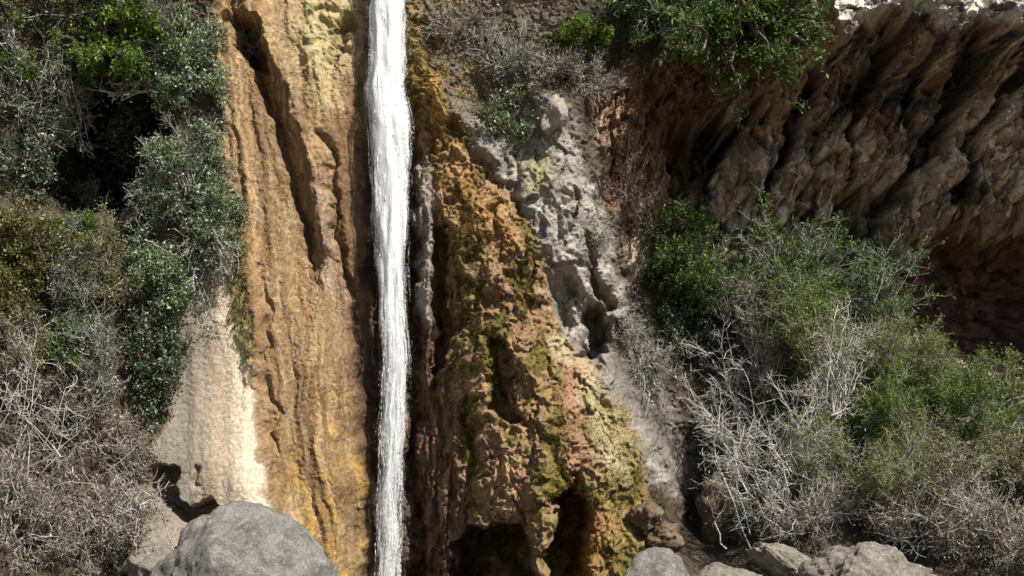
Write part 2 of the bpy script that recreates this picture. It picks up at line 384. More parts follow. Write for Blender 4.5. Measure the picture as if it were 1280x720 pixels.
D += deep(line([(512,150),(514,350),(518,560),(520,850)], [10,9,9,9]), .30)
D -= deep(line([(530,215),(533,300),(530,400)], [11,11,9]), .22)                                           # grey pillar
D += sstep(.25,.65,line([(552,290),(550,360),(556,410),(548,460)], [11,14,12,8])) * .6
D += sstep(.25,.65,line([(625,440),(622,500),(640,515)], [15,16,12])) * .6
D += deep(line([(585,520),(590,600),(585,680)], [6,7,6]), .25)
D += deep(line([(440,30),(425,60),(412,80),(428,40)], 6), .3)
D += deep(blob(437, 40, 12, 10), .35)
D += poly([(286,22),(322,30),(338,62),(330,84),(306,72),(288,50)], 7) * .7            # pocket at the head of the groove
D -= deep(line([(522,60),(535,120),(570,150)], [10,16,12]), .22)                                             # ochre nose beside the fall
D += deep(line([(560,150),(600,200),(650,262)], 9), .22)
D += sstep(.2,.9,line([(740,395),(748,425),(736,442)], [14,12,12])) * 1.1                                            # holes behind the buttress
D += deep(line([(706,365),(712,400)], [12,10]), .5)
D += deep(line([(715,240),(700,265),(690,300),(715,285)], 4), .18)
D += deep(line([(738,300),(745,350),(760,390)], [6,8,6]), .4)
D += deep(line([(655,190),(640,250),(668,290)], 5), .15)
D += poly([(572,725),(574,690),(590,668),(622,658),(650,664),(664,690),(662,730),(655,860),(575,860)], 6) * 2.3                                             # dripping caves at the foot
D += poly([(700,622),(722,612),(732,640),(730,690),(735,730),(735,860),(680,860),(684,720),(690,660)], 6) * 1.9
D -= deep(line([(680,600),(672,690),(672,760)], [12,10,10]), .35)
D += sstep(.3,.6,line([(203,592),(208,622),(225,640),(262,642)], [12,14,12,16])) * .9                                # hollows at the apron's foot
D += deep(line([(244,590),(246,606)], 5), .15)
D += poly([(838,165),(880,150),(930,158),(915,185),(890,205),(868,235),(845,250),(832,210)], 8) * 1.6                                          # black alcove
D += poly([(75,150),(120,118),(185,128),(205,165),(190,240),(150,262),(95,262),(60,225)], 16) * 1.6
D += sstep(.2,.6,line([(1185,125),(1174,170),(1150,190)], [12,16,12])) * .8
D += deep(line([(1135,165),(1130,185)], 8), .4)
D += poly([(1035,242),(1085,236),(1082,300),(1060,320),(1040,300)], 6) * 1.5
D += deep(line([(1090,235),(1098,300),(1102,360)], [10,12,10]), .5)
D += sstep(.2,.6,line([(1015,105),(985,180),(960,235)], [14,11,7])) * .6
D += sstep(.2,.7,line([(1115,60),(1075,110),(1050,140)], [12,15,9])) * .5
for px, py, rx, ry, a in ((1230,160,26,22,.5),(1150,235,34,24,.35),(930,215,26,30,.3),(990,215,20,26,.3),(1040,225,24,20,.3),(1100,150,18,26,.25),(1260,220,20,40,.35),(1195,255,12,26,.35)):
    D -= a * blob(px, py, rx, ry)
Y = Y + D
# sideways push so ledges overhang and undercut instead of reading as a height map
X2 = X + (.05 * fbm(X * 3, Z * 3, 3, 200) + .02 * fine) * (1 - .6 * R_APRON)
Z2 = Z + (.05 * fbm(X * 3 + 40, Z * 3, 3, 210)) * (1 - .6 * R_APRON)
Y = np.minimum(Y, 6.5)

# ------------------------------------------------------------------ rock colours (stains, moss, ochre; some light and shade painted in)
def c(*v): return np.array(v)
col = np.zeros(X.shape + (3,))
def lay(w, rgb):
    global col
    w = np.clip(w, 0, 1)[..., None]; col = col * (1 - w) + w * np.array(rgb)
lo = fbm(X * .8, Z * .8, 4, 300); mid = fbm(X * 3, Z * 3, 4, 310); hi = fbm(X * 10, Z * 10, 3, 320)
def nz(f, a, b): return sstep(a, b, f)
col[:] = (.075, .062, .042)
lay(.6 * nz(mid, -.2, .5), (.05, .042, .027)); lay(.5 * nz(lo, .1, .6), (.13, .11, .085))
# gold slab
strk = fbm(lean * 6, Z * .5, 4, 330); strk2 = fbm(lean * 15, Z * .8, 3, 335)
lay(R_GOLD, (.32, .225, .13))
lay(R_GOLD * .75 * nz(strk, -.1, .6), (.42, .30, .17)); lay(R_GOLD * .7 * nz(-strk, .05, .5), (.20, .125, .068))
lay(R_GOLD * .6 * nz(strk2, .2, .5), (.43, .345, .245)); lay(R_GOLD * .75 * nz(fbm(lean * 4.2, Z * .22, 3, 338), .18, .45), (.14, .09, .052)); lay(R_GOLD * .6 * nz(fbm(lean * 9, Z * .3, 3, 342), .2, .45), (.36, .22, .11))
lowg = sstep(4.5, 1.2, Z)
lay(R_GOLD * lowg * .75 * nz(mid + .3, 0, .6), (.52, .325, .095)); lay(R_GOLD * .5 * nz(hi, .2, .6), (.22, .135, .06))
lay(line([(303,130),(315,260),(330,420),(345,560),(352,640)], [10,12,13,12,8]) * .75, (.44, .29, .165))
lay(line([(400,230),(412,330),(430,420)], [10,11,9]) * .7, (.36, .30, .26))
lay(line([(385,20),(400,70),(415,120)], [24,26,20]) * R_GOLD * .7, (.55, .46, .27))
lay(line([(355,50),(375,110)], [22,20]) * .6 * nz(mid, -.3, .3), (.30, .27, .16))
lay(line([(440,90),(432,150),(440,240)], [10,14,10]) * .7 * nz(hi, -.4, .2), (.27, .16, .06))
lay(line([(300,260),(298,340),(303,420)], [8,12,8]) * nz(hi, -.2, .3), (.26, .24, .04))
lay(R_GOLD * np.where((gin > -.05) & (gin < .8), 1 - np.abs(gin), 0) * .6 * sstep(4.6, 6, Z), (.17, .115, .07))  # shade of the groove painted in, darkest at the undercut edge
lay(R_GOLD * line([(405,200),(425,320),(440,450),(448,560)], [22,26,24,16]) * .6 * nz(strk2, -.5, .3), (.22, .155, .095))
lay(R_GOLD * nz(fbm(X * 1.3, Z * .6, 4, 336), .1, .5) * .5, (.22, .155, .095))
lay(R_GOLD * .55 * nz(fbm(lean * 24, Z * .7, 3, 343), .12, .35), (.16, .10, .055)); lay(R_GOLD * .45 * nz(fbm(lean * 20 + 7, Z * .6, 3, 346), .15, .4), (.54, .42, .27))
lay(R_GOLD * crag * .7, (.50, .42, .25)); lay(R_GOLD * crag * .6 * nz(mid, .0, .4), (.22, .19, .10))
# apron
lay(R_APRON, (.38, .315, .235)); lay(R_APRON * .7 * nz(fbm(X * 4 - Z * .2, Z * .5, 4, 340), -.1, .5), (.28, .235, .18))
lay(R_APRON * line([(292,380),(305,470),(318,560),(322,640)], [14,18,18,16]), (.68, .555, .41))  # right edge lightened, the sun on it painted in
lay(R_APRON * line([(230,390),(228,500),(218,570),(195,640),(180,740)], [24,30,32,38,40]) * .85, (.20, .18, .145))  # left side greyed, its shade put into the colour
lay(R_APRON * line([(270,470),(278,600)], [6,8]) * .5, (.40, .29, .19))
# buttress
lay(R_BUTT, (.29, .19, .11))
lay(R_BUTT * .7 * nz(mid, 0, .5), (.40, .255, .145)); lay(R_BUTT * .85 * nz(fbm(X * 1.8, Z * 1.3, 4, 350), -.05, .3), (.125, .105, .025))
lay(R_BUTT * .6 * nz(hi, .15, .5), (.13, .085, .03)); lay(R_BUTT * .7 * nz(w1[0], .55, .85), (.10, .065, .03))  # speckle, then creases between nodules darkened as painted shade
lay(R_BUTT * .5 * nz(w2[0], .5, .8), (.08, .06, .02))  # painted shade in the smaller creases
lay(side * R_BUTT * .9, (.12, .062, .038)); lay(side * R_BUTT * .7 * nz(fbm(X * 7, Z * .8, 4, 355), 0, .4), (.36, .22, .14)); lay(side * R_BUTT * .6 * nz(fbm(X * 9, Z * 1.2, 3, 357), .1, .4), (.07, .035, .022))  # damp red-brown flank, darkened further to paint in its shade
lay(line([(530,205),(533,300),(530,400)], [12,12,10]) * .85, (.32, .29, .25))
lay(line([(560,180),(585,260),(640,300)], [20,26,20]) * .6 * R_BUTT, (.45, .25, .11))
lay(line([(625,590),(632,640)], [18,20]) * .85, (.52, .33, .20))                       # bare pinkish patch
lay(line([(700,430),(735,480),(760,540),(775,590)], [12,20,24,18]) * .9 * R_BUTT, (.42, .36, .23))   # pale shoulder, painted lighter for the sun on this side
lay(line([(745,500),(785,560),(790,590)], [14,16,12]) * .75 * nz(hi, -.3, .3), (.25, .235, .05))
lay(line([(715,470),(712,530),(716,590)], [13,14,14]) * .9, (.33, .19, .12))            # brown stain running down
lay(line([(590,260),(580,350),(590,450)], [20,22,20]) * .75 * nz(mid, -.35, .25), (.17, .13, .03))
lay(line([(665,440),(680,520),(672,620)], [18,16,16]) * .6 * nz(mid, -.3, .3), (.20, .15, .035))
lay(poly([(680,600),(800,585),(830,700),(800,860),(640,860)], 18) * .6 * nz(mid, -.35, .3), (.21, .19, .04))
lay(line([(745,650),(735,720)], [18,16]) * .6, (.36, .17, .06))
lay(line([(512,30),(528,100),(545,140)], [10,18,14]) * .85, (.42, .26, .06)); lay(line([(508,0),(520,20)], 12) * .9, (.55, .38, .12))
# grey limestone
lay(R_GREY, (.30, .275, .235)); lay(R_GREY * .8 * nz(mid, .05, .5), (.43, .405, .355)); lay(R_GREY * .7 * nz(-mid, .1, .5), (.17, .155, .13))
lay(R_GREY * .6 * nz(hi, .15, .5), (.11, .10, .08)); lay(blob(672, 215, 16, 24) * .7, (.30, .28, .08))
lay(line([(770,430),(800,500),(830,540)], [30,38,36]) * .9 * R_GREY, (.12, .108, .092))  # lower outcrop darkened, its shade painted in
lay(poly([(520,0),(520,70),(580,150),(680,130),(700,60),(690,-60),(540,-60)], 20) * .85, (.15, .125, .09))
lay(poly([(520,0),(520,70),(580,150),(680,130),(700,60),(690,-60),(540,-60)], 20) * .7 * nz(mid, .1, .5), (.24, .21, .165))
lay(poly([(520,0),(525,110),(580,150),(600,60),(560,-60)], 16) * .7 * nz(mid, -.3, .3), (.27, .19, .06))
# overhanging wall
lay(R_WALL, (.40, .30, .21))
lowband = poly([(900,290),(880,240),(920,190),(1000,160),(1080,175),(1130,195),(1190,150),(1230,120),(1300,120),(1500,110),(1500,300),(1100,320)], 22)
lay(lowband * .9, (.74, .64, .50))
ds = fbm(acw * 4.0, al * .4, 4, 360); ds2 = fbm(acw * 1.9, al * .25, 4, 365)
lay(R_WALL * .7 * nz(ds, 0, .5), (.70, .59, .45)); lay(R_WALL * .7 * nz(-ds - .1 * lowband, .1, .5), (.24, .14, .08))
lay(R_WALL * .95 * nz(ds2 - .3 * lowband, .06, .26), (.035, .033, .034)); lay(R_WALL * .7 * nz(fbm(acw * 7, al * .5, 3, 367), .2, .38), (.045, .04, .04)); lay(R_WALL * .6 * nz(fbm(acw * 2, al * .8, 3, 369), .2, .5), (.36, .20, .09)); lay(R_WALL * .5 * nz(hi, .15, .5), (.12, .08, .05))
lay(poly([(745,110),(760,260),(840,300),(860,150),(960,120),(940,60),(850,60)], 22) * .75, (.22, .125, .07))
lay(line([(1200,60),(1185,120),(1160,180),(1120,190)], [22,22,16,10]) * .8, (.05, .048, .05))
lay(line([(1100,70),(1050,130),(1010,190)], [26,22,16]) * .75, (.075, .068, .065))
lay(line([(1098,250),(1100,340)], [14,14]) * .7, (.09, .085, .09))
lay(R_WALL * (blob(1235, 165, 44, 26) + blob(1140, 225, 50, 26) + blob(1010, 215, 56, 22) + blob(930, 225, 36, 24)) * .7, (.62, .51, .37))
lay(R_WALL * sstep(.35, .9, cleft) * .8, (.04, .036, .036))  # clefts painted near black, their shade put into the colour
lay(R_CAVE * .95, (.15, .088, .062)); lay(R_CAVE * .8 * nz(mid, .0, .3), (.05, .032, .025)); lay(R_LIP, (.50, .455, .385)); lay(R_LIP * .8 * nz(mid, .1, .4), (.12, .105, .09)); lay(R_LIP * .8 * nz(-mid, .1, .4), (.70, .64, .54))  # brown cave rock painted darker to deepen its shade; then the pale lip
# iron-rich tufa: deeper, warmer; broad dark run-off bands down the slab
lay(R_GOLD * (1 - crag) * .6 * nz(fbm(lean * 1.7, Z * .14, 3, 348), .02, .3), (.19, .125, .072))
lay(R_GOLD * line([(425,150),(440,300),(450,420),(455,560)], [12,16,16,10]) * .7, (.13, .075, .042))
lum = col.mean(-1, keepdims=True); sw = (np.clip(R_GOLD + .35 * R_BUTT, 0, 1))[..., None]
col = col * (1 - sw) + sw * np.clip(lum + 1.18 * (col - lum), .01, 1) * .93
# wet stone beside the fall
wetm = np.maximum(line([(465,-100),(459,100),(464,300),(463,450),(466,600),(466,850)], [12,12,13,18,12,12]) * sstep(10.5, 7.5, Z), line([(508,180),(512,350),(518,560),(522,850)], [10,11,14,16]))
wetm = np.maximum(wetm, np.exp(-((X - on_base(488, 400)[0]) / .42) ** 2))
lay(.88 * wetm, (.045, .03, .022))
wet = np.clip(wetm + .5 * R_BUTT * side + .35 * R_GOLD * nz(strk, 0, .5), 0, 1)

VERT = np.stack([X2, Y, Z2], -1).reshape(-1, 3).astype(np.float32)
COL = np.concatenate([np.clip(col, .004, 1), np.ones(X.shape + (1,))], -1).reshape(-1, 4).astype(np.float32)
WET = wet.reshape(-1).astype(np.float32)
# vertex normals of the whole sheet (kept across the cuts between the rock masses)
def grid_normals():
    P = VERT.reshape(NZ, NX, 3)
    dx = np.gradient(P, axis=1); dz = np.gradient(P, axis=0)
    n = np.cross(dx, dz); n /= np.linalg.norm(n, axis=-1, keepdims=True) + 1e-9
    return n.reshape(-1, 3)
NRM = grid_normals()
idx = np.arange(NX * NZ).reshape(NZ, NX)
QUADS = np.stack([idx[:-1, :-1], idx[:-1, 1:], idx[1:, 1:], idx[1:, :-1]], -1).reshape(-1, 4)
R_LEDGE = poly([(520,-60),(520,70),(585,160),(680,130),(745,110),(850,60),(850,-60)], 4)
stack = np.stack([np.full(X.shape, .5), R_APRON * 1.02, R_GOLD, R_BUTT, R_GREY, R_WALL, np.where(R_CAVE > .5, 1.5, 0), np.where(R_LIP > .5, 1.4, 0)], 0)
region = stack.argmax(0)[:-1, :-1].reshape(-1)
PARTS = ['cliff', 'pale_tufa_apron', 'golden_tufa_slab', 'mossy_tufa_buttress', 'grey_limestone_outcrop', 'overhanging_wall', 'cave_recess', 'rock_lip']
PLAB = [None, 'smooth cream tufa apron with a hollow at its foot', 'golden fluted tufa slab crossed by a dark groove', 'lumpy brown tufa buttress covered in moss',
        'cracked grey limestone outcrop', 'shaded brown wall of slanting drapery and black streaks', 'dark brown recess under the stalactites', 'pale grey sunlit lip above the overhang']
cliff = None; cliff_parts = {}
for k, nm in enumerate(PARTS):
    q = QUADS[region == k]
    u, inv = np.unique(q.ravel(), return_inverse=True)
    me = mesh_np(nm, VERT[u], inv.reshape(-1, 4), M_ROCK)
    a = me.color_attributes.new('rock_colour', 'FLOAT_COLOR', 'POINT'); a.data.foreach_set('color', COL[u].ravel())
    a = me.attributes.new('wetness', 'FLOAT', 'POINT'); a.data.foreach_set('value', WET[u])
    me.normals_split_custom_set_from_vertices(NRM[u].tolist())
    o = bpy.data.objects.new(nm, me); link(o, cliff)
    if k == 0:
        cliff = o; tag(o, 'tall limestone cliff with tufa slabs behind the waterfall', 'cliff', kind='structure')
    else: o['label'] = PLAB[k]
    cliff_parts[nm] = o

def surf_y(x, z): return bilin(gx, gz, Y, np.asarray(x, float), np.asarray(z, float))
_YF = np.linspace(-9, 6.5, 500)
def hit(px, py):
    """the point of the cliff that a photo pixel shows"""
    s = (CAM_D + _YF) / CAM_D
    x = (px - 640) / 64 * s; z = CAM_Z + (560 - py) / 64 * s
    f = _YF - surf_y(x, z); k = int(np.argmax(f >= 0))
    return np.array([x[k], _YF[k], z[k]])

# ------------------------------------------------------------------ ground and pool below the frame
GZ = -1.1
def ground_axis(): 
    a = np.concatenate([np.linspace(-14, 14, 90)]); e = 14.0; s = .5; r = []
    while e < 600: s *= 1.35; e += s; r.append(e)
    r = np.array(r); return np.concatenate([-r[::-1], a, r])
ga = ground_axis(); GX, GYY = np.meshgrid(ga, ga - 10)
GH = GZ + .10 * fbm(GX * .5, GYY * .5, 4, 400) + .05 * fbm(GX * 2, GYY * 2, 3, 410)
GH -= .5 * np.exp(-((GX + 2) / 2.6) ** 2 - ((GYY + 2.6) / 2.4) ** 2)
gi = np.arange(len(ga) ** 2).reshape(len(ga), len(ga))
me = mesh_np('ground', np.stack([GX, GYY, GH], -1).reshape(-1, 3), np.stack([gi[:-1, :-1], gi[:-1, 1:], gi[1:, 1:], gi[1:, :-1]], -1).reshape(-1, 4), M_GRAVEL)
tag(link(bpy.data.objects.new('ground', me)), 'gravel stream bed at the foot of the cliff', 'ground', kind='structure')
m, nt, p, N, L = new_mat('pool_water')
p.inputs['Base Color'].default_value = (.05, .07, .05, 1); p.inputs['Roughness'].default_value = .08; p.inputs['Transmission Weight'].default_value = .6; p.inputs['IOR'].default_value = 1.33
wv = N.new('ShaderNodeTexNoise'); wv.inputs['Scale'].default_value = 5; bb = N.new('ShaderNodeBump'); bb.inputs['Distance'].default_value = .05
L.new(wv.outputs['Fac'], bb.inputs['Height']); L.new(bb.outputs[0], p.inputs['Normal'])
t = np.linspace(0, 2 * np.pi, 64, endpoint=False)
pr = 1 + .12 * np.sin(3 * t + 1) + .08 * np.sin(5 * t)
pv = np.concatenate([[[-2, -2.2, GZ - .12]], np.stack([-2 + 2.6 * pr * np.cos(t), -2.2 + 2.5 * pr * np.sin(t), np.full(64, GZ - .12)], -1)])
me = mesh_np('plunge_pool', pv, [(0, 1 + i, 1 + (i + 1) % 64) for i in range(64)], m)
tag(link(bpy.data.objects.new('plunge_pool', me)), 'small clear pool at the foot of the waterfall', 'water', kind='structure')

# ------------------------------------------------------------------ stalactites along the overhang
def stalactite_mesh(seed, L_, r):
    g = np.random.default_rng(seed); nseg, nr = 9, 9
    V = []; F = []
    ph = g.uniform(0, 6, 4); g_pow = g.uniform(1.2, 3)
    for i in range(nr):
        t_ = i / (nr - 1)
        rad = r * (1 - t_ ** g_pow) ** .8 * (.75 + .25 * (1 - t_)) * (1 + .2 * math.sin(6 * t_ + ph[0])) + .006
        ox = -.3 * L_ * t_ * t_ + .02 * math.sin(5 * t_ + ph[1]); oy = .1 * L_ * t_
        for j in range(nseg):
            a = 2 * math.pi * j / nseg
            rr = rad * (1 + .28 * math.sin(3 * a + ph[2]) + .12 * math.sin(5 * a + 9 * t_ + ph[3]))
            V.append((ox + rr * math.cos(a), oy + rr * math.sin(a), .12 * L_ - t_ * L_ * 1.12))
    for i in range(nr - 1):
        for j in range(nseg):
            a = i * nseg + j; b = i * nseg + (j + 1) % nseg
            F.append((a, b, b + nseg, a + nseg))
    return np.array(V), np.array(F)
M_STAL = boulder_material('stalactite_stone', (.36, .265, .18), (.16, .10, .06), (.42, .33, .24), 2.2)
wall = cliff_parts['overhanging_wall']
STAL = [(1212,262,.7,.10),(1243,262,.72,.26),(1268,262,.5,.2),(1160,262,.5,.2),(1138,268,.6,.16),(1282,255,.7,.2),(1112,290,.7,.16),(1052,238,.3,.12),(1032,240,.35,.15),(1084,232,.5,.12),(965,246,.35,.14),(1010,242,.35,.15)]
_g = np.random.default_rng(5)
STAL += [(px + _g.uniform(-4, 4), 268 + _g.uniform(-22, 8), _g.uniform(.22, .5), _g.uniform(.06, .15)) for px in range(1120, 1290, 10)]
STAL += [(px + _g.uniform(-6, 6), 195 + .12 * (px - 1100) * -1 + _g.uniform(-14, 14), _g.uniform(.3, .6), _g.uniform(.08, .16)) for px in range(930, 1290, 18)]
for k, (px, py, L_, r) in enumerate(STAL):
    h = hit(px, py); V, F = stalactite_mesh(700 + k, L_, r)
    me = mesh_np('stalactite', V, F, M_STAL)
    o = bpy.data.objects.new('stalactite', me); link(o, wall); o.location = (h[0], h[1] + .02, h[2])

# ------------------------------------------------------------------ waterfall
m, nt, p, N, L = new_mat('falling_water')
uv = N.new('ShaderNodeUVMap'); uv.uv_map = 'flow'
mp = N.new('ShaderNodeMapping'); mp.inputs['Scale'].default_value = (26, 1.6, 1); L.new(uv.outputs[0], mp.inputs[0])
n1 = N.new('ShaderNodeTexNoise'); n1.inputs['Scale'].default_value = 1; n1.inputs['Detail'].default_value = 7; n1.inputs['Roughness'].default_value = .72; L.new(mp.outputs[0], n1.inputs['Vector'])
mp2 = N.new('ShaderNodeMapping'); mp2.inputs['Scale'].default_value = (70, 38, 1); L.new(uv.outputs[0], mp2.inputs[0])
n2 = N.new('ShaderNodeTexNoise'); n2.inputs['Scale'].default_value = 1; n2.inputs['Detail'].default_value = 3; L.new(mp2.outputs[0], n2.inputs['Vector'])
av = N.new('ShaderNodeAttribute'); av.attribute_name = 'flow_amount'
a1 = math_node(N, 'ADD'); L.new(n1.outputs['Fac'], a1.inputs[0]); L.new(av.outputs['Fac'], a1.inputs[1])
h1 = math_node(N, 'MULTIPLY_ADD'); h1.inputs[1].default_value = .5; L.new(n2.outputs['Fac'], h1.inputs[0]); L.new(a1.outputs[0], h1.inputs[2])
mr = N.new('ShaderNodeMapRange'); mr.inputs[1].default_value = 1.05; mr.inputs[2].default_value = 1.30; L.new(h1.outputs[0], mr.inputs[0])
p.inputs['Base Color'].default_value = (.95, .96, .97, 1); p.inputs['Roughness'].default_value = .35
tr = N.new('ShaderNodeBsdfTranslucent'); tr.inputs['Color'].default_value = (.9, .92, .95, 1)
mx = N.new('ShaderNodeMixShader'); mx.inputs[0].default_value = .3; L.new(p.outputs[0], mx.inputs[1]); L.new(tr.outputs[0], mx.inputs[2])
tp = N.new('ShaderNodeBsdfTransparent'); m2 = N.new('ShaderNodeMixShader')
L.new(mr.outputs[0], m2.inputs[0]); L.new(tp.outputs[0], m2.inputs[1]); L.new(mx.outputs[0], m2.inputs[2]); L.new(m2.outputs[0], N['Material Output'].inputs['Surface'])
bp = N.new('ShaderNodeBump'); bp.inputs['Strength'].default_value = .4; bp.inputs['Distance'].default_value = .04; L.new(h1.outputs[0], bp.inputs['Height']); L.new(bp.outputs[0], p.inputs['Normal'])
M_WATER = m
m, nt, p, N, L = new_mat('spray_drops')
p.inputs['Base Color'].default_value = (.88, .9, .93, 1); p.inputs['Roughness'].default_value = .3
M_SPRAY = m
FALL = np.array([(484,-260,.55,24),(486,-40,.25,25),(484,60,.12,24),(487,150,.0,27),(491,250,-.05,24),(490,350,-.08,21),(495,450,-.1,23),(490,560,-.1,24),(487,650,-.12,25),(486,720,-.12,26),(485,830,-.12,27)], float)
FZ = np.array([W(a, b, y)[2] for a, b, y, h in FALL])[::-1]; FX = np.array([W(a, b, y)[0] for a, b, y, h in FALL])[::-1]
FY = FALL[::-1, 2]; FH = FALL[::-1, 3] / 64 * .9
def fall_sheet(name, wide, dens, edge, yoff, seed, na=26, nb=420):
    z = np.linspace(GZ - .1, 15.5, nb); tt = np.linspace(-1, 1, na); T, ZZ = np.meshgrid(tt, z)
    cx = np.interp(ZZ, FZ, FX) + .05 * fbm(ZZ * .5 + seed, ZZ * 0 + seed, 3, 500 + seed); cy = np.interp(ZZ, FZ, FY); hw = np.interp(ZZ, FZ, FH) * wide
    hw = hw * (1 + .12 * fbm(ZZ * .8, np.sign(T) * 3 + seed, 3, 510 + seed))
    xx = cx + T * hw + .03 * fbm(T * 3, ZZ * 1.2, 3, 520 + seed)
    yy = cy - .22 * (1 - T * T) * wide + .07 * fbm(T * 4, ZZ * .7, 4, 530 + seed) + yoff
    den = dens - edge * np.abs(T) ** 2.5 - .07 + .22 * sstep(2, 9, ZZ) + .06 * fbm(T * 1.5, ZZ * .8, 3, 540 + seed)
    gi_ = np.arange(na * nb).reshape(nb, na)
    F = np.stack([gi_[:-1, :-1], gi_[:-1, 1:], gi_[1:, 1:], gi_[1:, :-1]], -1).reshape(-1, 4)
    me = mesh_np(name, np.stack([xx, yy, ZZ], -1).reshape(-1, 3), F, M_WATER)
    a = me.attributes.new('flow_amount', 'FLOAT', 'POINT'); a.data.foreach_set('value', den.ravel().astype(np.float32))
    ul = me.uv_layers.new(name='flow'); uvc = np.stack([T * .35 * wide + seed * 3.1, ZZ * .5 + seed], -1).reshape(-1, 2)
    ul.data.foreach_set('uv', uvc[F.ravel()].ravel().astype(np.float32))
    return bpy.data.objects.new(name, me)
fall = fall_sheet('waterfall', 1.05, .56, .50, 0, 1); link(fall)
tag(fall, 'narrow white waterfall dropping straight down the cliff', 'waterfall', kind='structure')
for sd_, wd, dn, ed, yo in ((2, 1.5, .40, .50, -.05), (3, .8, .50, .30, -.12)):
    o = fall_sheet('water_veil', wd, dn, ed, yo, sd_); link(o, fall)
n = 2000
z = rng.uniform(GZ, 12.5, n); side_ = np.clip(rng.normal(0, .6, n), -.66, .66)
dx = np.interp(z, FZ, FX) + side_ * np.interp(z, FZ, FH); dy = np.interp(z, FZ, FY) - rng.uniform(.05, .38, n)
ln = rng.uniform(.015, .09, n); wd = rng.uniform(.002, .006, n)
O6 = np.array([(1,0,0),(-1,0,0),(0,1,0),(0,-1,0),(0,0,1),(0,0,-1)], float)
OF = np.array([(0,2,4),(2,1,4),(1,3,4),(3,0,4),(2,0,5),(1,2,5),(3,1,5),(0,3,5)])
V = np.stack([dx, dy, z], -1)[:, None, :] + O6[None] * np.stack([wd, wd, ln], -1)[:, None, :]
me = mesh_np('spray', V.reshape(-1, 3), (OF[None] + 6 * np.arange(n)[:, None, None]).reshape(-1, 3), M_SPRAY)
o = bpy.data.objects.new('spray', me); o['kind'] = 'stuff'; link(o, fall)

# ------------------------------------------------------------------ boulders
def ico(sub):
    import bmesh
    bm = bmesh.new(); bmesh.ops.create_icosphere(bm, subdivisions=sub, radius=1)
    V = np.array([v.co[:] for v in bm.verts]); F = np.array([[v.index for v in f.verts] for f in bm.faces]); bm.free()
    return V, F
ICO5, ICO4 = ico(6), ico(5)
def n3(P, s, seed): return (noise(P[:, 0] * s + 3.1, P[:, 1] * s + P[:, 2] * s * .7, seed) + noise(P[:, 1] * s - 5.2, P[:, 2] * s + P[:, 0] * s * .6, seed + 1) + noise(P[:, 2] * s + 8.4, P[:, 0] * s - P[:, 1] * s * .5, seed + 2)) / 1.7
def boulder(label, px, py, y, r, mat, seed, rot=0, cuts=5, rough=1.0, big=False, group=None, name='boulder', cat='boulder', loc=None, cracks=0):
    V, F = ICO5 if big else ICO4
    V = V.copy(); g = np.random.default_rng(seed)
    for k in range(cuts):                                  # flattened faces with worn edges
        d = g.normal(size=3); d /= np.linalg.norm(d); h = g.uniform(.62, .88)
        s = V @ d; over = np.maximum(s - h, 0); V -= (over * .85)[:, None] * d
    nn = .16 * n3(V, 1.3, seed) + .07 * n3(V, 3.1, seed + 5) + .03 * n3(V, 8, seed + 9) + .013 * n3(V, 20, seed + 12)
    ck = np.zeros(len(V))
    for q in range(cracks):                                # hairline cracks sunk into the stone
        d = g.normal(size=3); d /= np.linalg.norm(d); e_ = np.abs(V @ d - g.uniform(-.3, .5) + .14 * n3(V, 2.2, seed + 30 + q)); ck -= .05 * np.exp(-(e_ / .018) ** 2)
    nn = nn + .02 * n3(V, 12, seed + 15) + .012 * n3(V, 34, seed + 18)
    V = V * (1 + rough * nn + ck)[:, None]
    V = V * np.array(r)
    cr, sr = math.cos(rot), math.sin(rot)
    V = np.stack([V[:, 0] * cr - V[:, 2] * sr, V[:, 1], V[:, 0] * sr + V[:, 2] * cr], -1)
    me = mesh_np(name, V, F, mat); o = bpy.data.objects.new(name, me); link(o)
    o.location = W(px, py, y) if loc is None else loc
    return tag(o, label, cat, group)
boulder('large smooth grey boulder with a rounded top below the cream tufa apron', 304, 772, -4.0, (1.66, 1.5, 1.72), M_GREY, 21, .12, 7, .85, True, cracks=3)
boulder('small rounded grey boulder at the foot of the mossy buttress', 822, 742, -4.0, (.62, .6, .72), M_GREY, 22, -.1, 6, .8, cracks=2)
boulder('broad cracked pale slab under the bare shrub', 1085, 752, -4.2, (1.15, 1.1, .95), M_PALE, 23, -.25, 9, 1.2, True, cracks=5)
boulder('low flat tan slab between the grey boulder and the cracked slab', 925, 750, -3.4, (1.05, .8, .74), M_PALE, 24, -.08, 9, 1.2, True, cracks=3)
boulder('dark brown boulder in the gap beside the mossy buttress', 905, 645, .3, (.5, .5, .85), M_TAN, 25, .15, 10, 2.0, cracks=3)
boulder('pale brown lump of tufa beside the mossy cobble', 810, 645, -1.7, (.32, .3, .26), M_TAN, 26, .3, 12, 2.2, cracks=2)
boulder('small mossy cobble wedged against the buttress foot', 830, 672, -1.7, (.40, .36, .28), M_TAN, 27, .5, 12, 2.2, cracks=2)
boulder('white rounded rock perched on top of the grey outcrop', 692, 142, -.3, (.25, .32, .40), M_WHITE, 28, -.35, 12, 2.0, cracks=2)
boulder('grey stone half buried under the dry scrub by the large boulder', 190, 712, -3.0, (.5, .5, .42), M_PALE, 29, .2, 5, 1.0)
boulder('thin pale slab leaning behind the cracked slab', 985, 708, -3.2, (.75, .5, .30), M_PALE, 30, -.4, 9, 1.3, True, cracks=3)

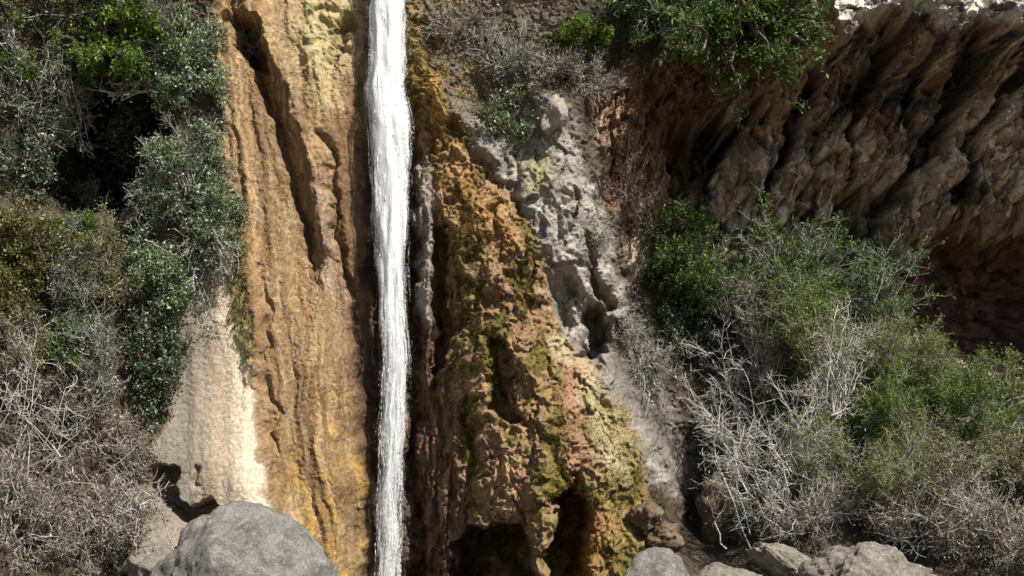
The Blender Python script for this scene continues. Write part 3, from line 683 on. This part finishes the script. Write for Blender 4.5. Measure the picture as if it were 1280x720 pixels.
# ------------------------------------------------------------------ plants
def nrm(v): return v / (np.linalg.norm(v, axis=-1, keepdims=True) + 1e-9)
def tubes(P0, P1, R0, R1, sides=3):
    n = len(P0); d = nrm(P1 - P0)
    ref = np.where(np.abs(d[:, 2:3]) > .9, np.array([[1., 0, 0]]), np.array([[0, 0, 1.]]))
    a = nrm(np.cross(d, ref)); b = np.cross(d, a)
    ang = 2 * np.pi * np.arange(sides) / sides
    ring = a[:, None] * np.cos(ang)[None, :, None] + b[:, None] * np.sin(ang)[None, :, None]
    V = np.concatenate([P0[:, None] + ring * R0[:, None, None], P1[:, None] + ring * R1[:, None, None]], 1)
    j = np.arange(sides); k = (j + 1) % sides
    f = np.stack([j, k, k + sides, j + sides], -1)
    F = (f[None] + (2 * sides) * np.arange(n)[:, None, None]).reshape(-1, 4)
    return V.reshape(-1, 3), F
def chains(S, D, length, segs, wander, bias, r0, r1, g):
    """walks of `segs` steps from starts S along D; returns segments and all joints"""
    P = [S]; d = nrm(D); st = (length / segs)[:, None] if not np.isscalar(length) else length / segs
    for i in range(segs):
        d = nrm(d + wander * g.normal(size=d.shape) + np.array(bias)); P.append(P[-1] + d * st)
    P = np.stack(P, 1); t = np.linspace(0, 1, segs + 1)
    rr = r0 * (1 - t) + r1 * t
    n = len(S)
    R = np.broadcast_to(rr, (n, segs + 1)) * g.uniform(.7, 1.3, (n, 1))
    return P, R
def spikes(P, R):
    """two-step twiglets: a tube and a pointed end, all triangles"""
    n = len(P); d = nrm(P[:, 1] - P[:, 0])
    ref = np.where(np.abs(d[:, 2:3]) > .9, np.array([[1., 0, 0]]), np.array([[0, 0, 1.]]))
    a = nrm(np.cross(d, ref)); b = np.cross(d, a); ang = 2 * np.pi * np.arange(3) / 3
    ring = a[:, None] * np.cos(ang)[None, :, None] + b[:, None] * np.sin(ang)[None, :, None]
    V = np.concatenate([P[:, 0][:, None] + ring * R[:, 0][:, None, None], P[:, 1][:, None] + ring * R[:, 1][:, None, None], P[:, 2][:, None]], 1)
    f = np.array([(0,1,4),(0,4,3),(1,2,5),(1,5,4),(2,0,3),(2,3,5),(3,4,6),(4,5,6),(5,3,6)])
    return V.reshape(-1, 3), (f[None] + 7 * np.arange(n)[:, None, None]).reshape(-1, 3)
def tri(vf):
    v, f = vf
    return (v, np.concatenate([f[:, [0, 1, 2]], f[:, [0, 2, 3]]])) if f.shape[1] == 4 else vf
def chain_tubes(P, R, sides=3):
    a = P[:, :-1].reshape(-1, 3); b = P[:, 1:].reshape(-1, 3)
    return tubes(a, b, R[:, :-1].ravel(), R[:, 1:].ravel(), sides)
def pick(P, g, n, t0=.2, t1=1.0):
    """random points with directions along chains P"""
    i = g.integers(0, P.shape[0], n); k = P.shape[1] - 1
    t_ = g.uniform(t0, t1, n) * k; j = np.minimum(t_.astype(int), k - 1); f = (t_ - j)[:, None]
    a = P[i, j]; b = P[i, j + 1]
    return a * (1 - f) + b * f, nrm(b - a)
def leaves(Pp, size, g, aspect=.45, droop=0.0, up=.5):
    n = len(Pp)
    d = nrm(g.normal(size=(n, 3)) + np.array([0, 0, -droop]))
    nn = nrm(g.normal(size=(n, 3)) * .9 + np.array([.25, -.35, up]))
    sd_ = nrm(np.cross(nn, d)); s = (size * (.45 + 1.1 * g.random(n) ** 1.6))[:, None]
    up_ = np.cross(d, sd_)
    V = np.stack([Pp, Pp + d * s * .5 + sd_ * s * aspect * .5 + up_ * s * .08, Pp + d * s, Pp + d * s * .5 - sd_ * s * aspect * .5 + up_ * s * .08], 1)
    F = np.arange(4 * n).reshape(n, 4)
    return V.reshape(-1, 3), F
def join(parts):
    V = []; F = []; o = 0
    for v, f in parts: V.append(v); F.append(f + o); o += len(v)
    return np.concatenate(V), np.concatenate(F)
_seed = [900]; LEAFMUL = 1.85
def plant(name, label, cat, base, centre, rad, stems=14, twigs=160, twiglets=700, nleaf=3000, leaf='greygreen', twig='grey', lsize=.06, aspect=.5, dy=-.35,
          group=None, droop=0.0, stem_r=.018, twig_r=.008, let_r=.0045, wander=.25, bias=(0, 0, .04), clump=.0, spread=.05, tree=False, basew=1.0, arch=.22):
    """base, centre: photo pixels on the cliff; rad: half sizes in metres (x, y, z); dy: centre's distance out from the rock"""
    _seed[0] += 7; g = np.random.default_rng(_seed[0])
    B = hit(*base)
    if len(centre) == 3: Cc = W(*centre)
    else:
        h = hit(*centre); Cc = W(centre[0], centre[1], h[1] + dy)
    rad = np.array(rad, float); twiglets = int(twiglets * .8); twig_r *= .85
    B = B + np.array([0, .05, 0])
    root = empty(name, B); tag(root, label, cat, group)
    # targets through the crown
    T = nrm(g.normal(size=(stems, 3))) * (g.random((stems, 1)) ** .45) * rad + Cc
    S = B + g.normal(size=(stems, 3)) * np.array([.10, .03, .06]) * min(2.0, rad.max()) * basew
    mid_ = S * .5 + T * .5 + g.normal(size=(stems, 3)) * rad * arch + np.array([0, 0, .12 * rad[2]])
    t_ = np.linspace(0, 1, 8)[None, :, None]
    SP = (1 - t_) ** 2 * S[:, None] + 2 * t_ * (1 - t_) * mid_[:, None] + t_ ** 2 * T[:, None]
    SP[:, 1:] += g.normal(size=SP[:, 1:].shape) * rad.mean() * .03
    SR = np.linspace(stem_r, stem_r * .35, 8)[None] * g.uniform(.6, 1.3, (stems, 1))
    Rm = float(rad.mean())
    sp, sdv = pick(SP, g, twigs, .35, 1)
    out = nrm((sp - Cc) / rad ** 2 * Rm)
    TP, TR = chains(sp, sdv * .5 + out * .6 + g.normal(size=sp.shape) * .55, Rm * g.uniform(.25, .65, twigs), 4, wander, bias, twig_r, twig_r * .5, g)
    lp, ldv = pick(TP, g, twiglets, .25, 1)
    LP, LR = chains(lp, ldv * .5 + g.normal(size=lp.shape) * .6, Rm * g.uniform(.10, .28, twiglets), 2, wander, bias, let_r, let_r * .5, g)
    sv = chain_tubes(SP, SR, 5)
    o = bpy.data.objects.new('trunk' if tree else 'stems', mesh_np(name + '_stems', sv[0] - B, sv[1], TWIG[twig])); link(o, root)
    tv = join([tri(chain_tubes(TP, TR)), spikes(LP, LR)])
    o = bpy.data.objects.new('twigs', mesh_np(name + '_twigs', tv[0] - B, tv[1], TWIG[twig])); link(o, root); o['kind'] = 'stuff'
    if nleaf:
        nleaf = int(nleaf * LEAFMUL)
        q1, _ = pick(LP, g, int(nleaf * .7), .2, 1); q2, _ = pick(TP, g, nleaf - int(nleaf * .7), .4, 1)
        q = np.concatenate([q1, q2]) + g.normal(size=(nleaf, 3)) * spread
        if clump > 0:
            k = noise(q[:, 0] * 3.2 + q[:, 1] * 1.7, q[:, 2] * 3.2 - q[:, 1] * 1.3, 77) > (clump - .5) ; q = q[k]
        lv = leaves(q, lsize * 1.15, g, aspect, droop)
        o = bpy.data.objects.new('crown' if tree else 'foliage', mesh_np(name + '_foliage', lv[0] - B, lv[1], LEAF[leaf], smooth=False)); link(o, root)
    return root

def again(src, label, base, dy=-.2, rz=0.0, sc=1.0, lift=0.0):
    """another shrub of a kind already grown: turned, scaled, rooted elsewhere on the rock"""
    h = hit(*base); r = src.copy(); C.objects.link(r)
    r.location = (h[0], h[1] + dy, h[2] + lift); r.rotation_euler = (0, 0, rz); r.scale = (sc, sc, sc) if np.isscalar(sc) else sc
    r['label'] = label
    for ch in src.children:
        k = ch.copy(); C.objects.link(k); k.parent = r
    return r
# --- bank to the left of the golden slab
gsh = plant('grey_shrub', 'bare grey tangled shrub with dark leaves above the shadowed hollow', 'shrub', (20,150), (45,95), (1.0,.7,1.6), 22, 260, 1300, 2200, 'ivy', 'grey', .06, dy=-.5)
brb = plant('evergreen_bush', 'bright green leafy bush overhanging the dark hollow', 'bush', (150,90), (152,50), (1.15,.8,.55), 18, 260, 1200, 9000, 'bright', 'brown', .065, dy=-.7, clump=.3)
plant('evergreen_bush', 'dark green bush growing above the bright green leafy bush', 'bush', (120,20), (110,5), (1.6,.6,.55), 14, 200, 900, 5500, 'evergreen', 'grey', .06, dy=-.2, clump=.3)
plant('grey_leaved_shrub', 'grey leaved shrub along the top edge of the golden slab', 'shrub', (235,100), (238,70), (.75,.55,1.15), 20, 260, 1300, 6500, 'greygreen', 'pale', .055, dy=-.35)
plant('fork_branched_shrub', 'leafless forked grey branches reaching over the dark hollow', 'shrub', (200,110), (150,125), (.85,.4,.5), 9, 60, 260, 200, 'ivy', 'pale', .05, dy=-1.0, stem_r=.032, twig_r=.013)
hang = plant('grey_leaved_shrub', 'grey leaved shrub hanging beside the dark hollow', 'shrub', (235,190), (228,235), (.85,.55,1.15), 22, 320, 1500, 8000, 'greygreen', 'pale', .055, dy=-.35, bias=(0,0,-.03))
plant('ivy_mass', 'black green ivy lining the inside of the shadowed hollow', 'ivy', (110,240), (105,225), (1.5,.35,1.0), 16, 220, 900, 5000, 'ivy', 'brown', .07, dy=-.15)
plant('bramble_shrub', 'dark bramble at the left rim of the hollow', 'shrub', (20,240), (25,195), (.8,.5,.8), 16, 200, 900, 2200, 'ivy', 'grey', .06, dy=-.4)
oliv = plant('olive_bush', 'yellow green bush beneath the shadowed hollow', 'bush', (20,360), (28,305), (1.0,.6,.95), 18, 240, 1100, 8000, 'olive', 'brown', .06, dy=-.5, clump=.25)
plant('olive_bush', 'brownish olive bush between the yellow green bush and the hanging twigs', 'bush', (110,380), (112,325), (1.0,.6,.8), 18, 260, 1300, 5000, 'olive', 'tan', .05, dy=-.45)
htw = plant('hanging_twigs', 'whitish dry twigs hanging over the top of the cream apron', 'twigs', (262,270), (258,318), (.5,.35,.8), 22, 260, 1300, 1200, 'greygreen', 'pale', .045, dy=-.3, bias=(0,0,-.06))
plant('hanging_twigs', 'whitish dry twigs hanging in the grass streak of the golden slab', 'twigs', (292,280), (294,318), (.16,.15,.6), 8, 60, 240, 300, 'olive', 'pale', .05, dy=-.12, bias=(0,0,-.06))
ivyh = plant('ivy_mass', 'dark glossy ivy hanging along the left edge of the cream apron', 'ivy', (190,380), (188,455), (.55,.3,1.5), 18, 260, 1100, 6500, 'ivy', 'brown', .065, dy=-.2, bias=(0,0,-.04), clump=.2)
plant('grey_leaved_shrub', 'grey leaved shrub above the dark glossy ivy', 'shrub', (195,350), (190,345), (.6,.45,.7), 16, 220, 1000, 4500, 'greygreen', 'grey', .05, dy=-.3)
plant('evergreen_bush', 'low green bush among brown scrub beneath the brownish olive bush', 'bush', (90,450), (88,420), (.95,.5,.6), 16, 220, 1000, 3800, 'evergreen', 'tan', .06, dy=-.4)
plant('leafless_shrub', 'long bare whitish stems rising from the dry scrub', 'shrub', (40,600), (55,490), (1.2,.5,1.2), 14, 90, 420, 0, 'dry', 'pale', .05, dy=-.9, stem_r=.012, twig_r=.007, basew=5, arch=.45)
plant('leafless_shrub', 'thin pale stems criss-crossing over the tangled scrub beside the big boulder', 'shrub', (140,700), (120,640), (1.3,.5,1.1), 16, 110, 450, 0, 'dry', 'pale', .05, dy=-1.0, stem_r=.014, twig_r=.008, basew=6, arch=.6, wander=.4)
plant('dry_scrub', 'dry brown scrub below the low green bush', 'shrub', (110,560), (105,510), (1.3,.5,.9), 26, 380, 1900, 3200, 'dry', 'tan', .045, dy=-.4)
plant('dry_scrub', 'tangled dry scrub at the foot of the bank beside the big boulder', 'shrub', (130,680), (115,640), (1.3,.6,1.1), 30, 460, 2300, 3500, 'dry', 'tan', .045, dy=-.45)
plant('dry_scrub', 'greyish dry scrub spilling down the outer corner of the bank', 'shrub', (10,680), (15,630), (1.0,.6,1.2), 28, 420, 2100, 3000, 'dry', 'grey', .045, dy=-.5)
plant('dry_scrub', 'thin dry scrub between the dark ivy and the apron hollows', 'shrub', (165,590), (160,570), (.6,.35,.6), 16, 200, 900, 1200, 'dry', 'grey', .04, dy=-.25)
plant('dry_scrub', 'brown scrub on the bank edge under the yellow green bush', 'shrub', (5,500), (10,440), (.9,.5,.9), 20, 260, 1200, 2600, 'olive', 'tan', .045, dy=-.5)
plant('twig_debris', 'dark tangle of driftwood twigs lodged in the slab groove', 'twigs', (312,60), (308,50), (.42,.25,.42), 24, 200, 700, 500, 'ivy', 'grey', .05, dy=-.55, stem_r=.016)
# --- ledge and outcrop right of the fall
plant('evergreen_bush', 'small bright green bush on the ledge above the grey outcrop', 'bush', (725,60), (725,38), (.65,.5,.55), 14, 200, 900, 5500, 'bright', 'brown', .055, dy=-.3, clump=.3)
plant('grey_shrub', 'leafless grey shrub covering the ledge between the fall and the small bush', 'shrub', (640,90), (635,70), (.95,.45,.65), 26, 320, 1500, 900, 'greygreen', 'grey', .04, dy=-.25)
plant('grey_shrub', 'dark leafless shrub growing behind the white perched rock', 'shrub', (740,110), (735,95), (.6,.4,.5), 18, 200, 900, 300, 'dry', 'grey', .04, dy=-.25)
plant('grey_leaved_shrub', 'dull grey green shrub at the head of the mossy buttress', 'shrub', (640,170), (628,150), (.8,.4,.55), 20, 260, 1300, 4200, 'greygreen', 'brown', .05, dy=-.2, clump=.2)
plant('leafless_shrub', 'reddish leafless thicket against the brown alcove wall', 'shrub', (780,270), (788,215), (.75,.5,1.1), 24, 260, 1200, 300, 'dry', 'pink', .04, dy=-.7)
wsg = plant('hanging_twigs', 'wispy grey twigs clinging to the lower grey outcrop', 'twigs', (800,440), (812,480), (.65,.4,.9), 22, 260, 1300, 500, 'greygreen', 'grey', .04, dy=-.3, bias=(0,0,-.04))
plant('grey_shrub', 'sparse grey twigs on the crack of the grey outcrop', 'twigs', (735,300), (735,285), (.5,.3,.5), 12, 120, 500, 200, 'greygreen', 'grey', .04, dy=-.2)
# --- right hand side
tre = plant('evergreen_tree', 'dense green tree leaning out above the overhanging wall', 'tree', (905,10), (945,42,-.5), (1.4,1.0,1.15), 34, 520, 2400, 20000, 'evergreen', 'brown', .065, clump=.32, stem_r=.05, tree=True)
plant('evergreen_tree', 'darker tree filling the ledge left of the leaning tree', 'tree', (820,-10), (815,10,.1), (1.1,.7,.75), 18, 260, 1200, 7000, 'evergreen', 'grey', .06, clump=.3, stem_r=.035, tree=True)
plant('evergreen_bush', 'rounded green bush below the black alcove', 'bush', (850,360), (848,315), (.85,.6,1.0), 20, 300, 1400, 10000, 'evergreen', 'brown', .06, dy=-.8, clump=.3)
feat = plant('willow_shrub', 'feathery green shrub in front of the overhanging wall', 'shrub', (985,420), (985,318), (1.3,.7,1.15), 30, 360, 1700, 10000, 'evergreen', 'grey', .06, aspect=.35, dy=-1.7, clump=.25)
plant('ivy_mass', 'very dark ivy in the gap beneath the rounded green bush', 'ivy', (850,430), (848,415), (.7,.3,.8), 14, 180, 800, 4000, 'ivy', 'brown', .06, dy=-.25)
bar = plant('bare_shrub', 'large bare whitish shrub with arching branches above the pale slabs', 'shrub', (985,665), (960,560), (1.5,.9,1.5), 34, 420, 2100, 900, 'greygreen', 'pale', .045, dy=-.9, stem_r=.015, twig_r=.008, basew=3.0, arch=.5, wander=.4)
plant('bare_shrub', 'bare grey shrub sprawling over the dark gap by the outcrop', 'shrub', (950,570), (905,480), (1.1,.7,1.2), 26, 300, 1400, 400, 'greygreen', 'pale', .045, dy=-.8, stem_r=.013, twig_r=.007, basew=2.0, arch=.6, wander=.4)
bup = plant('bare_shrub', 'bare upright shrub with pale stems rising in front of the feathery green shrub', 'shrub', (960,480), (945,400), (.8,.5,1.2), 26, 280, 1300, 1200, 'willow', 'pale', .045, aspect=.3, dy=-.8)
will = plant('willow_shrub', 'thin leaved green willow shrub on the slope under the cave', 'shrub', (1090,540), (1075,450), (1.4,.7,1.4), 34, 420, 2000, 13000, 'willow', 'grey', .06, aspect=.25, dy=-.6, clump=.2)
brig = plant('willow_shrub', 'brightest yellow green shrub below the cave recess', 'shrub', (1160,540), (1155,480), (1.0,.7,1.05), 26, 320, 1400, 11000, 'bright', 'grey', .06, aspect=.28, dy=-.6, clump=.2)
plant('olive_bush', 'dull olive bush at the cave mouth', 'bush', (1240,520), (1240,480), (.9,.6,.75), 20, 260, 1200, 5500, 'olive', 'brown', .055, dy=-.4, clump=.2)
dol = plant('dry_scrub', 'dry olive brown scrub on the slope below the dull olive bush', 'shrub', (1240,620), (1235,570), (1.1,.6,1.0), 30, 420, 2100, 5000, 'olive', 'tan', .045, dy=-.45)
dbr = plant('dry_scrub', 'dry brown thicket beside the cracked slab', 'shrub', (1210,700), (1205,660), (1.2,.6,.9), 30, 420, 2100, 3000, 'dry', 'tan', .045, dy=-.45)
wsp = plant('willow_shrub', 'sparse green willow shoots above the cracked slab', 'shrub', (1080,620), (1080,565), (1.2,.5,.8), 26, 300, 1500, 4000, 'willow', 'grey', .055, aspect=.25, dy=-.5)
plant('dry_scrub', 'grey brown twigs lying over the pale slabs', 'shrub', (1010,660), (1030,640), (1.1,.5,.55), 26, 280, 1400, 900, 'dry', 'grey', .04, dy=-.6)
plant('leafless_shrub', 'thin reddish stems at the edge of the cave recess', 'twigs', (1120,400), (1118,350), (.45,.3,.8), 14, 120, 500, 250, 'dry', 'pink', .04, dy=-.4)
plant('leafless_shrub', 'thin pale stalks standing over the dry thicket beside the cracked slab', 'shrub', (1200,690), (1200,630), (1.3,.6,1.0), 20, 130, 600, 0, 'dry', 'pale', .05, dy=-1.0, stem_r=.013, twig_r=.007, basew=3, arch=.4)
plant('grey_shrub', 'wiry grey shrub on the ledge right beside the waterfall crest', 'shrub', (570,60), (575,40), (.75,.4,.6), 20, 220, 1000, 900, 'litter', 'grey', .045, dy=-.25, basew=2)
plant('grey_shrub', 'wiry brown shrub under the small bright green bush', 'shrub', (690,90), (688,82), (.7,.4,.45), 20, 220, 1000, 900, 'litter', 'tan', .045, dy=-.25, basew=2)
plant('weed_tuft', 'low yellowish weeds in the crevice beside the dark brown boulder', 'weed', (930,680), (928,655), (.45,.3,.3), 10, 100, 400, 1800, 'olive', 'tan', .05, dy=-.4)

again(hang, 'grey leaved shrub draped across the slab edge below the hollow', (255,255), -.15, 1.9, .85)
again(hang, 'grey leaved shrub overlapping the top of the dark glossy ivy', (200,320), -.15, 3.4, .9)
again(htw, 'whitish twigs dangling among the leaves just above the cream apron', (235,330), -.15, 2.2, .9)
again(gsh, 'bare grey shrub rooted over the dark hollow beside the forked branches', (75,110), -.5, 2.6, .7)
again(gsh, 'bare grey shrub standing between the dark green bush and the slab', (215,60), -.3, 4.4, .6)
again(gsh, 'bare grey shrub among the olive bushes under the hollow', (75,370), -.4, 1.4, .65)
again(htw, 'whitish twigs hanging from the roof of the dark hollow', (100,118), -.9, 3.0, .9)
again(htw, 'whitish twigs crossing the lower rim of the dark hollow', (135,262), -.6, 5.0, .8, .5)
again(ivyh, 'dark ivy at the lower rim of the hollow behind the yellow green bush', (70,215), -.7, 2.7, (.9,.8,.45))
again(ivyh, 'dark ivy hanging inside the hollow beside the grey leaved shrub', (185,150), -.8, 4.2, (.8,.8,.5))
again(wsg, 'wispy grey twigs over the upper hole of the grey outcrop', (775,400), -.15, 2.0, .8)
again(wsg, 'wispy grey twigs trailing down the pale foot of the outcrop', (815,500), -.15, 3.9, .9)
again(htw, 'whitish twigs dangling beside the dark hollow', (215,215), -.5, 4.0, .9)
again(ivyh, 'narrow dark ivy trailing down to the apron hollows', (180,450), -.1, 1.6, (.75,.75,.7))
again(oliv, 'olive bush at the outer end of the bank beside the low green bush', (15,420), -.2, 2.0, .85)
again(brb, 'second bright green tuft at the outer rim of the hollow', (10,90), -.3, 2.4, .55)
again(brb, 'bright green tuft in the scrub beside the yellow green bush', (70,300), -.3, 1.2, .5)
again(will, 'willow shrub with pale stems between the feathery shrub and the bright one', (1030,480), -.5, 1.3, .9)
again(will, 'tall willow shrub growing at the corner of the cave recess', (1110,500), -.5, 2.9, .7)
again(brig, 'yellow green shrub in front of the feathery green shrub', (1010,440), -.9, 1.7, .9)
again(brig, 'yellow green shrub spreading toward the dull olive bush', (1210,560), -.3, 3.7, .9)
again(brig, 'small yellow green shrub rooted above the sparse willow shoots', (1080,560), -.5, 5.0, .8)
again(dol, 'olive brown scrub between the sparse willow shoots and the dull olive bush', (1160,610), -.2, 1.5, .9)
again(dol, 'olive brown scrub tucked behind the dry brown thicket', (1180,650), -.2, 3.1, .85)
again(dol, 'olive brown scrub at the outer end of the slope under the cave', (1290,640), -.2, 4.6, 1.0)
again(dbr, 'dry brown thicket between the bare whitish shrub and the cracked slab', (1120,670), -.2, 2.3, .75)
again(dbr, 'dry brown thicket at the outer foot of the slope', (1280,715), -.2, 4.0, .9)
again(wsp, 'sparse willow shoots among the olive brown scrub', (1190,600), -.3, 2.6, .8)
again(wsp, 'sparse willow shoots behind the bare whitish shrub', (1000,590), -.3, 4.9, .8)
again(will, 'willow shrub just above the cracked slab', (1090,640), -.4, 4.4, .65)
again(bup, 'bare upright stems poking through the willow shrubs', (1030,520), -1.0, 3.6, 1.0)
again(gsh, 'bare grey twigs woven over the hanging grey leaved shrub', (245,240), -.5, 3.3, .6)
again(gsh, 'bare grey twigs covering the slope between ivy and low green bush', (140,470), -.5, 5.1, .7)
again(feat, 'feathery green shrub rising against the hole in the wall', (1060,430), -.5, 2.1, .85)
again(feat, 'feathery green shrub squeezed beside the rounded green bush', (905,400), -.5, 4.3, .8)
# ------------------------------------------------------------------ moss, hanging grass and litter: uncountable, on the rock
def scatter(name, label, weight, n, size, leaf, droop, aspect, parent, seed, outw=.03, top=True):
    g = np.random.default_rng(seed)
    w = (weight * (X > -11) * (X < 11) * (Z > -.5) * (Z < 12)).ravel().astype(np.float64)
    w = np.where(w > .12, w, 0)
    i = g.choice(len(w), n, p=w / w.sum())
    P = VERT[i] + NRM[i] * g.uniform(0, outw, (n, 1)) + g.normal(size=(n, 3)) * .012
    v, f = leaves(P, size, g, aspect, droop)
    o = bpy.data.objects.new(name, mesh_np(name, v, f, LEAF[leaf], smooth=False)); o['kind'] = 'stuff'
    link(o, parent)
    if parent is None: tag(o, label, 'ground cover')
    else: o['label'] = label
    return o
mossw = R_BUTT * (1 - .8 * side) * nz(fbm(X * 1.8, Z * 1.3, 4, 350) + .25 * mid, .0, .35) + .8 * line([(590,260),(580,350),(590,450)], [20,22,20]) + .6 * line([(745,500),(785,560),(790,600)], [14,16,14]) + .6 * poly([(680,600),(800,585),(830,700),(800,860),(640,860)], 18) * nz(mid, -.2, .3)
scatter('moss', 'yellow brown moss tufts over the tufa buttress', mossw, 42000, .035, 'moss', .8, .35, cliff_parts['mossy_tufa_buttress'], 71)
scatter('moss', 'bright green streak of moss and grass on the golden slab', line([(297,250),(296,330),(304,420),(312,460)], [7,11,8,5]) * nz(hi, -.2, .4), 4500, .05, 'olive', 1.2, .3, cliff_parts['golden_tufa_slab'], 72, .06)
scatter('moss', 'ochre moss on the ledge beside the waterfall', (line([(512,30),(528,100),(545,140),(580,160)], [12,20,16,14]) + .5 * poly([(520,0),(525,110),(580,150),(640,90),(600,-60)], 16)) * nz(mid, -.3, .3), 7000, .035, 'moss', .6, .4, cliff_parts['mossy_tufa_buttress'], 73)
bankw = poly([(-150,260),(60,250),(160,290),(230,330),(215,430),(195,560),(170,720),(-150,760)], 12) + .8 * poly([(-150,-60),(255,-60),(272,80),(282,250),(200,250),(60,150),(-150,150)], 12)
scatter('leaf_litter', 'dry leaves and twig litter covering the bank beside the slab', bankw, 24000, .06, 'litter', .2, .4, None, 74, .10)
slw = poly([(870,560),(960,460),(1100,450),(1300,470),(1420,560),(1420,760),(1180,760),(1060,690),(930,690)], 14)
scatter('leaf_litter', 'dry grass and litter covering the slope under the cave', slw, 22000, .06, 'litter', .2, .3, None, 75, .10)
scatter('dry_grass', 'dry grass and litter on the ledge beside the waterfall crest', poly([(530,-60),(530,60),(585,150),(680,130),(760,110),(850,60),(850,-60)], 10) * nz(mid, -.5, .2), 9000, .07, 'litter', .4, .25, None, 76, .10)

# ------------------------------------------------------------------ kinds that repeat carry one group each
GROUPS = {'evergreen_bush': 'green bushes on the cliff', 'grey_leaved_shrub': 'grey leaved shrubs along the slab edge', 'grey_shrub': 'bare grey shrubs on the cliff', 'olive_bush': 'olive bushes on the banks',
          'hanging_twigs': 'dry twigs hanging on the rock', 'ivy_mass': 'ivy hanging on the cliff', 'dry_scrub': 'dry scrub on the banks', 'leafless_shrub': 'leafless shrubs', 'willow_shrub': 'willow shrubs under the cave',
          'bare_shrub': 'bare pale shrubs above the slabs', 'evergreen_tree': 'trees on the ledge over the wall', 'boulder': 'loose boulders on and below the cliff'}
for o in C.objects:
    k = o.name.split('.')[0]
    if o.parent is None and k in GROUPS: o['group'] = GROUPS[k]
